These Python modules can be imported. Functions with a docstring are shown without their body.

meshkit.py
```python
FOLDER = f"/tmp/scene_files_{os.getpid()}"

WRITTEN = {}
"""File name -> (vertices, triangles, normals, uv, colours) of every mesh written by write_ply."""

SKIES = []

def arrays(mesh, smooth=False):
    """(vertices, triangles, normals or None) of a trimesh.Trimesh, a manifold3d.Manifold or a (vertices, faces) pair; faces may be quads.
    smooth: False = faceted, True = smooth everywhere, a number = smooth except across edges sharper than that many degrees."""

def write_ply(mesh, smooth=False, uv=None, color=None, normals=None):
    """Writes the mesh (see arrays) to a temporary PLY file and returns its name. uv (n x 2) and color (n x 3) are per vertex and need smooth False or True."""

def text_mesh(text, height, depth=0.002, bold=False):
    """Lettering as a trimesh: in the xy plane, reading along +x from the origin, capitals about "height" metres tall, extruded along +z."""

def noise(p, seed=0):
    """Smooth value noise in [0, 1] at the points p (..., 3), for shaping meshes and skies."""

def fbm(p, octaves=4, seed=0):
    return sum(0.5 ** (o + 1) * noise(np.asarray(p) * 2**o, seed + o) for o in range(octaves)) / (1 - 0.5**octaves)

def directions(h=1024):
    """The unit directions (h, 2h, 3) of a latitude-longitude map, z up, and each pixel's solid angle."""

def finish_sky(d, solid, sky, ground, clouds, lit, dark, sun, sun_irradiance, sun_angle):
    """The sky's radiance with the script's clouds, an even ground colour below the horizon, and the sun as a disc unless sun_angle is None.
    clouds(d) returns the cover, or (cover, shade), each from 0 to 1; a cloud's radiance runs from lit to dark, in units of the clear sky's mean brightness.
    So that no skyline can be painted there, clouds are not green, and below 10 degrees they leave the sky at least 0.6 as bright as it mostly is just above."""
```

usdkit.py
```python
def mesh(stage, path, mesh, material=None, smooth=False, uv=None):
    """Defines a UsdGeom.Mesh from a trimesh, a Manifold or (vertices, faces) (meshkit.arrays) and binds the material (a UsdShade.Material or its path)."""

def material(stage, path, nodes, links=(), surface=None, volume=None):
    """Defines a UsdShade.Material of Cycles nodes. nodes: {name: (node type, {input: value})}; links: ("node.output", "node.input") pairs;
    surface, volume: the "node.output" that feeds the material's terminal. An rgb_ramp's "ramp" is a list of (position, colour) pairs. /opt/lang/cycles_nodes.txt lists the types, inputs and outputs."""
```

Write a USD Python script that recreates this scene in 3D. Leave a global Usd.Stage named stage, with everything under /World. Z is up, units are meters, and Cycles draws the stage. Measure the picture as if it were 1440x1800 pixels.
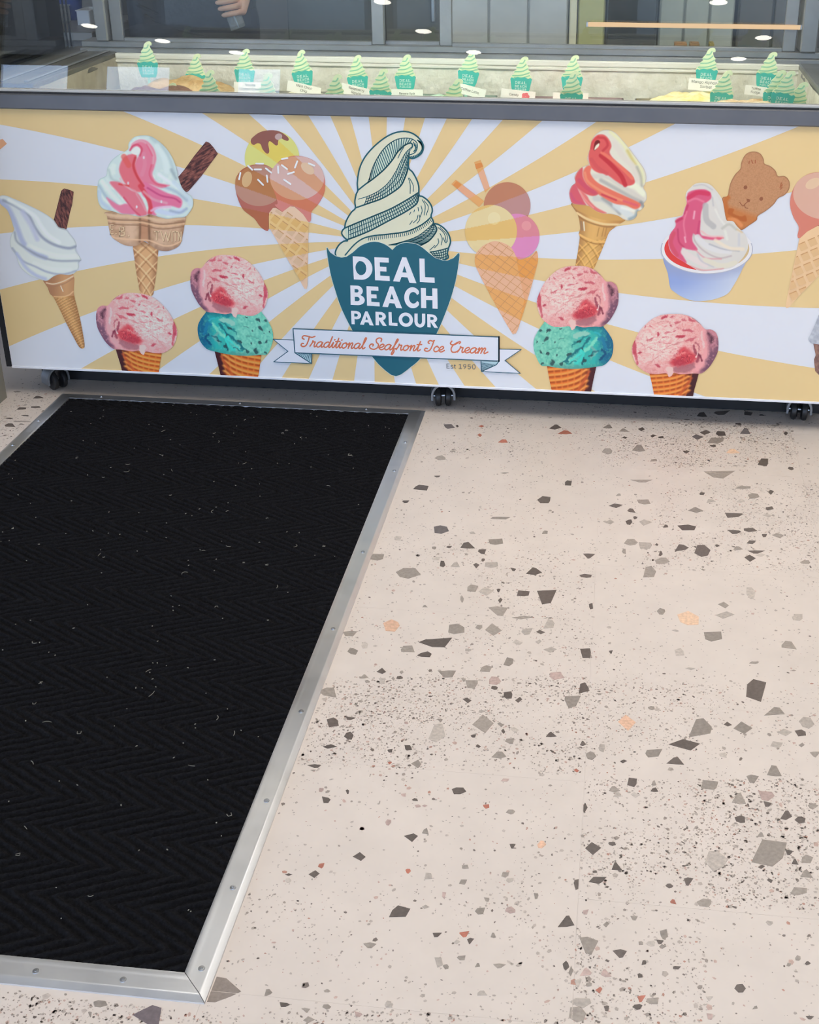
import math, random
import numpy as np
import trimesh, manifold3d, shapely, usdkit, meshkit
from scipy.spatial import Delaunay, cKDTree
from shapely.geometry import Polygon, LineString, Point, box as sbox
from shapely import affinity
from shapely.ops import unary_union
from pxr import Usd, UsdGeom, UsdLux, UsdShade, Gf, Sdf, Vt

stage = Usd.Stage.CreateInMemory()
UsdGeom.SetStageUpAxis(stage, 'Z')
UsdGeom.SetStageMetersPerUnit(stage, 1.0)
UsdGeom.Xform.Define(stage, '/World')
UsdGeom.Scope.Define(stage, '/World/Looks')
random.seed(7)
rng = np.random.default_rng(7)

# ---------------------------------------------------------------- camera
W, H = 1440, 1800
FPX, CX, CY = 2200.0, 834.0, 745.0            # focal length and optical axis in pixels (the photo is an off-centre crop)
YAW, PITCH = math.radians(6.6), math.radians(24.5)
CAM = np.array([0.0, -3.2, 1.45])
FW = np.array([-math.sin(YAW) * math.cos(PITCH), math.cos(YAW) * math.cos(PITCH), -math.sin(PITCH)])
RT = np.array([math.cos(YAW), math.sin(YAW), 0.0])
UP = np.cross(RT, FW)
EXPOSURE = -1.5
cam = UsdGeom.Camera.Define(stage, '/World/Camera')
MM = 36.0 / W
cam.CreateHorizontalApertureAttr(36.0)
cam.CreateVerticalApertureAttr(36.0 * H / W)
cam.CreateFocalLengthAttr(FPX * MM)
cam.CreateHorizontalApertureOffsetAttr((W / 2 - CX) * MM)
cam.CreateVerticalApertureOffsetAttr((CY - H / 2) * MM)
cam.CreateClippingRangeAttr(Gf.Vec2f(0.05, 200))
cam.CreateExposureAttr(EXPOSURE)
m = np.eye(4)
m[0, :3], m[1, :3], m[2, :3], m[3, :3] = RT, UP, -FW, CAM
cam.AddTransformOp().Set(Gf.Matrix4d(*m.ravel().tolist()))

# ---------------------------------------------------------------- daylight
SKY = 3.9
dome = UsdLux.DomeLight.Define(stage, '/World/Sky')
dome.CreateIntensityAttr(SKY)
dome.CreateColorAttr(Gf.Vec3f(0.53, 0.69, 1.0))
LAMP = 38.0        # radiance of the ceiling downlights
CASE_LED = 160.0    # radiance of the display's light strip

# ---------------------------------------------------------------- helpers
def ray(px, py):
    return FW + RT * (px - CX) / FPX - UP * (py - CY) / FPX

def on_floor(px, py, z=0.0):
    d = ray(px, py)
    return CAM + d * ((z - CAM[2]) / d[2])

def on_plane(px, py, y=0.0):
    d = ray(px, py)
    return CAM + d * ((y - CAM[1]) / d[1])

def panel_xz(p):
    p = np.asarray(p, float).reshape(-1, 2)
    d = FW + RT * ((p[:, :1] - CX) / FPX) - UP * ((p[:, 1:] - CY) / FPX)
    q = CAM + d * (-CAM[1] / d[:, 1:2])
    return q[:, [0, 2]]

def floor_xy(p):
    p = np.asarray(p, float).reshape(-1, 2)
    d = FW + RT * ((p[:, :1] - CX) / FPX) - UP * ((p[:, 1:] - CY) / FPX)
    q = CAM + d * (-CAM[2] / d[:, 2:3])
    return q[:, :2]

_used = set()
def path_for(name, parent=None):
    base = (str(parent.GetPath()) if parent is not None else '/World') + '/'
    n, k = name, 0
    while base + n in _used:
        k += 1
        n = f'{name}_{k:03d}'
    _used.add(base + n)
    return base + n

def tag(o, label=None, cat=None, group=None, kind=None):
    p = o.GetPrim() if hasattr(o, 'GetPrim') else o
    for k, v in (('label', label), ('category', cat), ('group', group), ('kind', kind)):
        if v:
            p.SetCustomDataByKey(k, v)
    return p

def thing(name, label=None, cat=None, loc=(0, 0, 0), rz=0, group=None, kind=None):
    x = UsdGeom.Xform.Define(stage, path_for(name))
    x.AddTranslateOp().Set(Gf.Vec3d(*map(float, loc)))
    x.AddRotateZOp().Set(float(rz))
    return tag(x, label, cat, group, kind)

def obj(name, mesh, mat, parent=None, smooth=False, colors=None, **kw):
    if isinstance(mesh, (list, tuple)) and not (len(mesh) == 2 and isinstance(mesh[0], np.ndarray)):
        mesh = trimesh.util.concatenate(list(mesh))
    p = usdkit.mesh(stage, path_for(name, parent), mesh, mat, smooth=smooth)
    if colors is not None:
        UsdGeom.PrimvarsAPI(p).CreatePrimvar('Cd', Sdf.ValueTypeNames.Color3fArray, 'vertex').Set(Vt.Vec3fArray.FromNumpy(np.asarray(colors, np.float32)))
    return tag(p, **kw)

def lin(c):
    c = np.asarray(c, float) / 255.0
    return np.where(c <= 0.04045, c / 12.92, ((c + 0.055) / 1.055) ** 2.4)

_mats = {}
def pb(name, col, rough=0.5, metal=0.0, **kw):
    if name not in _mats:
        _mats[name] = usdkit.material(stage, '/World/Looks/' + name, {'p': ('principled_bsdf', {'base_color': tuple(col), 'roughness': rough, 'metallic': metal, **kw})}, surface='p.BSDF')
    return _mats[name]

def noisy(name, c1, c2, scale, rough=0.5, metal=0.0, bump=0.0, bscale=None, detail=4, stretch=(1, 1, 1), **kw):
    """A principled surface whose colour wanders between two tones, with fine relief."""
    if name not in _mats:
        nodes = {'g': ('geometry', {}), 'mp': ('mapping', {'scale': tuple(stretch)}), 'n': ('noise_texture', {'scale': scale, 'detail': detail, 'roughness': 0.6}),
                 'r': ('rgb_ramp', {'ramp': [(0.3, tuple(c1)), (0.7, tuple(c2))]}),
                 'p': ('principled_bsdf', {'roughness': rough, 'metallic': metal, **kw})}
        links = [('g.position', 'mp.vector'), ('mp.vector', 'n.vector'), ('n.fac', 'r.fac'), ('r.color', 'p.base_color')]
        if bump:
            nodes['n2'] = ('noise_texture', {'scale': bscale or scale * 4, 'detail': 3})
            nodes['b'] = ('bump', {'strength': 1.0, 'distance': bump})
            links += [('mp.vector', 'n2.vector'), ('n2.fac', 'b.height'), ('b.normal', 'p.normal')]
        _mats[name] = usdkit.material(stage, '/World/Looks/' + name, nodes, links, surface='p.BSDF')
    return _mats[name]

def emit(name, col, strength):
    if name not in _mats:
        _mats[name] = usdkit.material(stage, '/World/Looks/' + name, {'e': ('emission', {'color': tuple(col), 'strength': strength})}, surface='e.emission')
    return _mats[name]

def pane(name, tint=(0.97, 0.99, 0.985), ior=1.5):
    if name not in _mats:
        _mats[name] = usdkit.material(stage, '/World/Looks/' + name,
            {'t': ('transparent_bsdf', {'color': tint}), 'g': ('glossy_bsdf', {'color': (1, 1, 1), 'roughness': 0.0}), 'f': ('fresnel', {'IOR': ior}), 'm': ('mix_closure', {})},
            [('f.fac', 'm.fac'), ('t.BSDF', 'm.closure1'), ('g.BSDF', 'm.closure2')], surface='m.closure')
    return _mats[name]

ART = usdkit.material(stage, '/World/Looks/printed_vinyl', {'a': ('attribute', {'attribute': 'Cd'}), 'p': ('principled_bsdf', {'roughness': 0.38, 'specular_ior_level': 0.35})}, [('a.color', 'p.base_color')], surface='p.BSDF')

def box(x0, x1, y0, y1, z0, z1, bev=0.0):
    """A box, its edges chamfered where bev is given."""
    if bev <= 0:
        b = trimesh.creation.box([x1 - x0, y1 - y0, z1 - z0])
        b.apply_translation([(x0 + x1) / 2, (y0 + y1) / 2, (z0 + z1) / 2])
        return b
    pts = []
    for sx in (0, 1):
        for sy in (0, 1):
            for sz in (0, 1):
                X, Y, Z = (x1 - bev if sx else x0 + bev), (y1 - bev if sy else y0 + bev), (z1 - bev if sz else z0 + bev)
                ex, ey, ez = (bev if sx else -bev), (bev if sy else -bev), (bev if sz else -bev)
                pts += [(X + ex, Y, Z), (X, Y + ey, Z), (X, Y, Z + ez)]
    return trimesh.convex.convex_hull(np.array(pts))

def tube(pts, r, n=10):
    pts = np.asarray(pts, float)
    rs = np.broadcast_to(np.asarray(r, float), (len(pts),))
    t = np.gradient(pts, axis=0)
    t /= np.linalg.norm(t, axis=1, keepdims=True) + 1e-12
    a = np.array([0, 0, 1.0]) if abs(t[0][2]) < 0.9 else np.array([1.0, 0, 0])
    v = []
    for p, d, rr in zip(pts, t, rs):
        u = np.cross(d, a); u /= np.linalg.norm(u) + 1e-12
        w = np.cross(d, u); a = w if False else a
        th = np.arange(n) * 2 * np.pi / n
        v.append(p + rr * (np.cos(th)[:, None] * u + np.sin(th)[:, None] * w))
    v = np.vstack(v); f = []
    L = len(pts)
    for i in range(L - 1):
        for k in range(n):
            a0, a1, b0, b1 = i * n + k, i * n + (k + 1) % n, (i + 1) * n + k, (i + 1) * n + (k + 1) % n
            f += [(a0, b0, a1), (a1, b0, b1)]
    c0, c1 = len(v), len(v) + 1
    v = np.vstack([v, pts[0], pts[-1]])
    for k in range(n):
        f += [(c0, k, (k + 1) % n), (c1, (L - 1) * n + (k + 1) % n, (L - 1) * n + k)]
    return trimesh.Trimesh(v, np.array(f), process=False)

def lathe(prof, n=32):
    return trimesh.creation.revolve(np.asarray(prof, float), sections=n)

def smooth_pts(pts, closed=False, k=6):
    """Catmull-Rom through the points."""
    p = np.asarray(pts, float)
    if len(p) < 3:
        return p
    q = np.vstack([p[-1:], p, p[:2]]) if closed else np.vstack([2 * p[:1] - p[1:2], p, 2 * p[-1:] - p[-2:-1]])
    out = []
    t = np.linspace(0, 1, k, endpoint=False)[:, None]
    for i in range(len(q) - 3):
        a, b, c, d = q[i:i + 4]
        out.append(0.5 * (2 * b + (c - a) * t + (2 * a - 5 * b + 4 * c - d) * t ** 2 + (3 * b - a - 3 * c + d) * t ** 3))
    out = np.vstack(out)
    return out if closed else np.vstack([out, p[-1:]])

def tri2d(poly):
    """Triangulates a shapely polygon or multipolygon: points, faces."""
    V, F, n = [], [], 0
    for g in getattr(poly, 'geoms', [poly]):
        if g.is_empty or g.geom_type != 'Polygon' or g.area < 1e-12:
            continue
        v, f = trimesh.creation.triangulate_polygon(g, engine='earcut')
        V.append(v); F.append(f + n); n += len(v)
    if not V:
        return np.zeros((0, 2)), np.zeros((0, 3), int)
    return np.vstack(V), np.vstack(F)
# ---------------------------------------------------------------- the room
CEIL, YF, YB, XL, XR = 2.90, -6.90, 3.20, -6.5, 5.0
plaster = noisy('plaster', (0.62, 0.60, 0.56), (0.68, 0.66, 0.62), 3, 0.8)
ceil_mat = pb('ceiling_white', (0.72, 0.72, 0.70), 0.85)
dark_paint = noisy('dark_paint', (0.10, 0.105, 0.105), (0.14, 0.14, 0.135), 2, 0.6)
def wallbox(name, label, *b, mat=plaster):
    return obj(name, box(*b), mat, label=label, kind='structure')
wallbox('ceiling', 'white ceiling of the parlour', XL, XR, YF, YB, CEIL, CEIL + 0.08, mat=ceil_mat)
wallbox('wall_back', 'dark painted wall behind the serving side', XL, XR, YB, YB + 0.1, 0, CEIL, mat=dark_paint)
wallbox('wall_right', 'plain right-hand wall of the parlour', XR, XR + 0.1, YF, YB, 0, CEIL)
obj('wall_far_left', [box(XL - 0.1, XL, YF, YB, 2.3, CEIL), box(XL - 0.1, XL, -0.4, YB, 0, 2.3)] + [box(XL - 0.1, XL, y, y + 0.2, 0, 2.3) for y in (YF, -4.7, -2.5)], plaster, label='far left shop wall with tall open bays', kind='structure')
# short return wall at the freezer's left end, with a plain cap
ret = noisy('return_wall', (0.22, 0.205, 0.16), (0.27, 0.25, 0.20), 5, 0.55)
wallbox('wall_left', 'grey-green return wall beside the left end of the freezer', -1.90, -1.747, -0.21, -0.012, 0, CEIL, mat=ret)
# shop front: piers, fascia and a high band with openings to the sky
g = box(XL, XR, YF - 0.2, YF, 2.30, CEIL)
front = [box(XL, XR, YF - 0.2, YF, 2.30, 2.60), box(XL, XR, YF - 0.2, YF, 2.865, CEIL)]
cuts = [XL, -5.45, -4.62, -4.36, -3.74, -3.21, -2.80, XR]
for a_, b_ in ((XL, -5.45), (-4.62, -4.36), (-3.74, -3.21), (-2.80, XR)):
    front.append(box(a_, b_, YF - 0.2, YF, 2.60, 2.865))
for x in (-6.5, -4.45, -2.3, -0.15, 2.0, 4.15):
    front.append(box(x, x + 0.25, YF - 0.2, YF, 0, 2.30))
obj('wall_front', front, dark_paint, label='shop front wall with tall open bays and a high row of openings', kind='structure')

wallbox('pavement', 'grey pavement outside the shop front', -40, 40, -40, YF - 0.2, -0.12, -0.06, mat=noisy('pavement_grey', (0.16, 0.16, 0.155), (0.24, 0.235, 0.225), 1.5, 0.9))
wallbox('side_pavement', 'grey pavement outside the left bays', -40, XL - 0.1, YF - 0.2, 30, -0.12, -0.06, mat=_mats['pavement_grey'])
ADDED_PANEL_L = 19.5
lamp_mat = emit('lamp_disc', (1.0, 0.93, 0.82), LAMP)
added_panel_mat = emit('added_lamp_panel', (1.0, 0.95, 0.90), ADDED_PANEL_L)
trim_white = pb('trim_white', (0.8, 0.8, 0.78), 0.4)
k_ = (CEIL - 0.95) / 1.75
spots = [(-3.66, -5.44), (-3.26, -5.77), (-2.8, -6.03), (-1.51, -4.86), (-1.34, -5.45), (-1.05, -5.92), (0.55, -4.79), (0.9, -5.48), (0.79, -5.97)]
NM = [f'{c} round ceiling spotlight of the {r} row' for c in ('left', 'middle', 'right') for r in ('nearest', 'second', 'farthest')]
for (x, y), lb in zip(spots, NM):
    t = thing('ceiling_light', lb, 'ceiling light', (x * k_, max(y * k_, YF + 0.12), CEIL), 0, 'round ceiling spotlights reflected in the freezer glass')
    obj('ring', lathe([(0.060, 0.0), (0.060, -0.008), (0.078, -0.006), (0.080, 0.0)], 28), trim_white, t, smooth=40)
    d = trimesh.creation.cylinder(0.060, 0.004, sections=28); d.apply_translation([0, 0, -0.004])
    obj('lamp', d, lamp_mat, t)
for x, y, lb in ((-0.4, -0.95, 'left added ceiling panel lamp over the freezer front'), (1.5, -0.95, 'right added ceiling panel lamp over the freezer front'), (-0.5, -1.60, 'left added ceiling panel lamp over the mat'), (1.4, -1.60, 'right added ceiling panel lamp over the tiles'), (-1.5, 2.2, 'left added ceiling panel lamp over the serving side'), (0.7, 0.75, 'added ceiling panel lamp over the serving doors of the freezer')):  # added unseen panels that light the floor, front panel and back units
    t = thing('ceiling_light', lb, 'ceiling light', (x, y, CEIL), 0, 'added square ceiling panel lamps')
    obj('frame', [box(-0.6, 0.6, -0.32, -0.30, -0.03, 0), box(-0.6, 0.6, 0.30, 0.32, -0.03, 0), box(-0.62, -0.6, -0.32, 0.32, -0.03, 0), box(0.6, 0.62, -0.32, 0.32, -0.03, 0)], trim_white, t)
    obj('lamp', box(-0.6, 0.6, -0.30, 0.30, -0.024, -0.018), added_panel_mat, t)
# ---------------------------------------------------------------- the printed picture on the front panel
# Drawn in the units in which it was measured and carried onto the panel's plane; every piece of print is flat ink with its own colours.
WHITE_LIN = lin((214, 213, 219))
def ink(c, gain=1.0):
    """The ink that reads as the colour c where bare panel reads (214, 213, 219)."""
    return np.clip(lin(c) / WHITE_LIN * 0.80 * gain, 0.004, 0.93)

RC, RPH, RK1, RK2 = np.array([-0.6235, 0.5037]), 0.0154, 0.1412, -0.0110   # the swirling sunburst: 22 rays about this centre
def ray_phase(xz):
    d = np.asarray(xz) - RC
    r = np.hypot(d[:, 0], d[:, 1])
    return (np.arctan2(d[:, 1], d[:, 0]) - RPH - RK1 * r - RK2 * r * r) * 22 / math.pi
YELLOW_PARITY = int(np.floor(ray_phase(panel_xz([(1160, 490)]))[0])) % 2
def is_yellow(px):
    return (np.floor(ray_phase(panel_xz(px))).astype(int) % 2) == YELLOW_PARITY

class Print:
    """Collects layers of flat ink; each later layer lies a hair in front of the earlier ones."""
    def __init__(self, level=0):
        self.V, self.F, self.C, self.Y, self.n, self.level, self.last = [], [], [], [], 0, level, None
    def add(self, v, f, c, key=None):
        if len(v) == 0:
            return
        if key is None or key != self.last:     # strokes of one colour that follow each other share a layer
            self.level += 1
        self.last = key
        self.V.append(v); self.F.append(f + self.n); self.C.append(np.broadcast_to(c, (len(v), 3)))
        self.Y.append(np.full(len(v), self.level * 0.00004)); self.n += len(v)
    def flat(self, shape, col, gain=1.0, key=None):
        if not hasattr(shape, 'geom_type'):
            shape = Polygon(shape)
        shape = shape.buffer(0)
        v, f = tri2d(shape)
        self.add(v, f, ink(col, gain), key)
    def line(self, pts, w, col, gain=1.0, k=0, cap=1):
        pts = smooth_pts(pts, k=k) if k else np.asarray(pts, float)
        self.flat(LineString(pts).buffer(w / 2, cap_style=cap, quad_segs=3), col, gain, ('line', tuple(col)))
    def paint(self, shape, fn, step=1.3, gain=1.0):
        if not hasattr(shape, 'geom_type'):
            shape = Polygon(shape)
        shape = shape.buffer(0)
        for g in getattr(shape, 'geoms', [shape]):
            x0, y0, x1, y1 = g.bounds
            gx, gy = np.meshgrid(np.arange(x0, x1 + step, step), np.arange(y0, y1 + step, step))
            gx = gx + (np.arange(gx.shape[0])[:, None] % 2) * step / 2
            q = np.column_stack([gx.ravel(), gy.ravel()])
            q = q[shapely.contains_xy(g.buffer(-0.45 * step), q[:, 0], q[:, 1])]
            rim = []
            for ring in [g.exterior, *g.interiors]:
                L = ring.length
                rim += [ring.interpolate(t).coords[0] for t in np.linspace(0, L, max(8, int(L / step)), endpoint=False)]
            q = np.vstack([q, np.array(rim)])
            f = Delaunay(q).simplices
            c = q[f].mean(1)
            f = f[shapely.contains_xy(g, c[:, 0], c[:, 1])]
            self.add(q, f, ink(np.clip(fn(q), 0, 255), gain))
    def build(self, name, parent, warp=None, label=None):
        v, f, c, y = np.vstack(self.V), np.vstack(self.F), np.vstack(self.C), np.concatenate(self.Y)
        xz = panel_xz(v)
        if warp:
            xz = warp(xz)
        P = np.column_stack([xz[:, 0], -0.0004 - y, xz[:, 1]])
        # every face looks out of the panel, towards -y
        a, b, d = P[f[:, 0]], P[f[:, 1]], P[f[:, 2]]
        nrm = np.cross(b - a, d - a)[:, 1]
        f = np.where((nrm > 0)[:, None], f[:, ::-1], f)
        return obj(name, (P, f), ART, parent, colors=c, label=label)

def cr(ox, oy, s, pts):
    """Points measured in an enlarged crop whose corner is (ox, oy)."""
    return [(ox + x / s, oy + y / s) for x, y in pts]

def sp(pts, k=6):
    return Polygon(smooth_pts(pts, closed=True, k=k)).buffer(0)

def dist(p, pts):
    """Distance to a polyline and position along it."""
    pts = np.asarray(pts, float)
    best, at = np.full(len(p), 1e9), np.zeros(len(p))
    n = max(len(pts) - 1, 1)
    for i in range(len(pts) - 1):
        a, d = pts[i], pts[i + 1] - pts[i]
        t = np.clip(((p - a) @ d) / max(d @ d, 1e-9), 0, 1)
        e = np.hypot(*(p - a - t[:, None] * d).T)
        m_ = e < best
        best[m_], at[m_] = e[m_], (i + t[m_]) / n
    return best, at

def mix(c, col, a):
    a = np.clip(a, 0, 1)[:, None]
    return c * (1 - a) + np.asarray(col, float) * a

def st(c, p, pts, w, col, soft=2.0, a=1.0, taper=False, k=5):
    """A brush stroke."""
    d, t = dist(p, smooth_pts(pts, k=k) if len(pts) > 2 else pts)
    ww = w * np.sin(np.pi * np.clip(t, 0.02, 0.98)) ** 0.6 if taper else w
    return mix(c, col, a * np.clip((ww / 2 - d) / soft + 0.5, 0, 1))

def bl(c, p, x, y, rx, ry, col, a=1.0, rot=0.0, hard=1.0):
    """A soft blob."""
    dx, dy = p[:, 0] - x, p[:, 1] - y
    u, v = dx * math.cos(rot) + dy * math.sin(rot), -dx * math.sin(rot) + dy * math.cos(rot)
    r = np.hypot(u / rx, v / ry)
    return mix(c, col, a * np.clip((1 - r) * 2.2 * hard, 0, 1))

def area(c, p, pts, col, soft=1.6, a=1.0, k=6):
    """Fills a soft-edged region."""
    g = sp(pts, k) if k else Polygon(pts).buffer(0)
    if g.is_empty:
        return c
    d, _ = dist(p, np.array(getattr(g, 'geoms', [g])[0].exterior.coords))
    s = np.where(shapely.contains_xy(g, p[:, 0], p[:, 1]), d, -d)
    return mix(c, col, a * np.clip(s / soft + 0.5, 0, 1))

def fuzz(p, scale, seed, octaves=3):
    return meshkit.fbm(np.column_stack([p * scale, np.zeros(len(p))]), octaves, seed)

def warp_px(p, amp, scale, seed):
    return p + amp * (np.column_stack([fuzz(p, scale, seed), fuzz(p, scale, seed + 50)]) - 0.47) * 2

def base_col(p, col):
    return np.tile(np.asarray(col, float), (len(p), 1))

# --- a scoop of strawberry ice cream (measured on the right-hand single one)
PINK_OUT = cr(1100, 530, 7.2, [(80, 640), (84, 570), (115, 490), (170, 380), (250, 290), (350, 210), (470, 165), (600, 155), (730, 162), (840, 200), (930, 265), (1003, 345), (1080, 352), (1140, 390), (1168, 460), (1174, 560), (1160, 650), (1110, 750), (1050, 835), (960, 905), (850, 908), (700, 918), (610, 900), (585, 935), (545, 950), (515, 905), (400, 915), (290, 905), (200, 855), (125, 775)])
def pink_fn(p):
    X = lambda *a: cr(1100, 530, 7.2, a)
    p = warp_px(warp_px(p, 2.6, 0.12, 61), 1.3, 0.45, 63)
    c = base_col(p, (238, 188, 178))
    u, v = (p[:, 0] - 1100) * 7.2, (p[:, 1] - 530) * 7.2
    c = mix(c, (226, 150, 145), np.clip((u - 560) / 500, 0, 1) * 0.75)
    c = mix(c, (215, 135, 135), np.clip((v - 720) / 220, 0, 1) * 0.7)
    c = mix(c, (250, 214, 200), np.clip(1 - np.hypot((u - 420) / 320, (v - 520) / 260), 0, 1))
    n = fuzz(p, 0.22, 3); n2 = fuzz(p * [1, 2.2], 0.5, 9)
    c = mix(c, (206, 116, 116), np.clip((n2 - 0.56) * 5, 0, 1) * 0.55)
    c = mix(c, (255, 222, 210), np.clip((0.40 - n) * 5, 0, 1) * 0.4)
    n3 = fuzz(p * [0.6, 1.6], 0.30, 29)
    c = mix(c, (218, 138, 134), np.clip((n3 - 0.52) * 6, 0, 1) * 0.45)
    # the shaded side with its knobbly rim
    c = area(c, p, X((1010, 350), (1080, 352), (1145, 395), (1172, 480), (1172, 570), (1150, 670), (1090, 780), (1000, 880), (930, 905), (905, 890), (990, 790), (1030, 690), (1040, 600), (1030, 520), (1000, 430)), (168, 106, 116), 10)
    c = area(c, p, X((1040, 640), (1120, 600), (1165, 560), (1150, 670), (1090, 780), (1000, 880), (950, 900), (1000, 800)), (112, 74, 94), 10, 0.85)
    c = st(c, p, X((1165, 480), (1168, 570), (1145, 670), (1085, 780), (1000, 875)), 22 / 7.2, (84, 52, 76), 5, 0.7)
    c = st(c, p, X((1050, 400), (1090, 470), (1100, 520)), 34 / 7.2, (74, 40, 54), 4, 0.85)
    c = mix(c, (210, 146, 150), np.clip((0.44 - fuzz(p, 0.35, 77)) * 7, 0, 1) * np.clip((u - 980) / 60, 0, 1) * 0.55)
    c = st(c, p, X((1060, 375), (1110, 400), (1140, 430)), 26 / 7.2, (200, 130, 140), 2, 0.8)
    c = st(c, p, X((1130, 450), (1140, 520), (1090, 560)), 16 / 7.2, (190, 128, 140), 1.5, 0.7)
    c = st(c, p, X((985, 370), (985, 480), (1015, 600), (1000, 700), (950, 800), (900, 860)), 74 / 7.2, (230, 156, 156), 7)
    c = st(c, p, X((975, 385), (970, 470), (1000, 580)), 24 / 7.2, (248, 196, 188), 2, 0.8)
    # the cut with the berry
    c = area(c, p, X((700, 590), (760, 570), (850, 640), (900, 700), (840, 790), (720, 830), (610, 810), (550, 770), (640, 690)), (204, 70, 78), 8)
    c = mix(c, (232, 128, 124), np.clip((0.46 - fuzz(p, 0.45, 91)) * 7, 0, 1) * np.clip(1 - np.hypot((u - 730) / 190, (v - 710) / 130), 0, 1) * 1.1)
    c = mix(c, (160, 40, 56), np.clip((fuzz(p, 0.5, 95) - 0.54) * 7, 0, 1) * np.clip(1 - np.hypot((u - 730) / 190, (v - 720) / 130), 0, 1) * 1.2)
    c = bl(c, p, *X((700, 770))[0], 14, 8, (168, 46, 62), 0.6)
    c = st(c, p, X((660, 690), (720, 660), (760, 640)), 14 / 7.2, (245, 150, 140), 1.5, 0.8)
    c = st(c, p, X((690, 650), (740, 600)), 22 / 7.2, (222, 80, 86), 2, 0.8)
    c = st(c, p, X((870, 560), (880, 640), (920, 700), (900, 760)), 30 / 7.2, (150, 60, 76), 2, 0.85)
    c = st(c, p, X((900, 640), (940, 690), (960, 740)), 24 / 7.2, (120, 38, 58), 2, 0.9)
    c = st(c, p, X((905, 640), (890, 700)), 14 / 7.2, (252, 206, 196), 1.5)
    c = st(c, p, X((880, 520), (930, 560), (930, 620)), 14 / 7.2, (170, 80, 92), 1.5, 0.8)
    c = area(c, p, X((620, 830), (760, 810), (860, 780), (880, 830), (800, 890), (690, 900), (600, 880)), (158, 96, 104), 4, 0.75)
    # flecks and veins
    for x, y, rx, ry, r, a in [(490, 195, 46, 16, -0.5, .9), (590, 195, 26, 12, 0, .6), (690, 440, 58, 18, -0.2, 1), (790, 362, 70, 16, 0.1, .7), (570, 312, 12, 18, 0, .7), (405, 412, 10, 26, 0.3, .9), (310, 478, 34, 10, -0.3, .7), (180, 652, 30, 11, -0.3, .9), (110, 580, 24, 80, 0.1, .8), (122, 500, 12, 30, 0, 1), (125, 690, 22, 60, -0.3, .7), (405, 812, 34, 16, 0.5, .8), (150, 780, 14, 24, 0, .7), (820, 480, 60, 16, -0.4, .6), (540, 395, 46, 8, -0.2, .55), (490, 460, 40, 7, -0.2, .5), (620, 372, 18, 9, 0, .6), (660, 262, 34, 12, -.1, .6), (740, 235, 30, 10, 0, .6), (840, 225, 50, 14, .3, .7), (320, 312, 12, 10, 0, .5), (435, 512, 14, 10, 0, .5), (540, 520, 48, 6, 0, .4), (240, 312, 8, 20, .4, .7), (505, 315, 16, 8, 0, .4), (680, 325, 30, 8, 0, .4)]:
        c = bl(c, p, 1100 + x / 7.2, 530 + y / 7.2, rx / 7.2 * 1.35, max(ry / 7.2 * 1.35, 1.1), (188, 62, 78), a, r, 1.2)
    for pts in [((280, 585), (340, 600), (430, 625), (500, 640)), ((330, 760), (380, 720), (440, 690)), ((470, 610), (560, 560), (680, 520)), ((520, 560), (640, 540), (760, 500)), ((400, 260), (480, 255), (560, 275)), ((560, 650), (620, 600), (680, 570)), ((280, 440), (285, 500), (330, 490)), ((200, 520), (250, 570), (240, 620))]:
        c = st(c, p, X(*pts), 1.2, (196, 112, 112), 1.0, 0.7)
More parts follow.
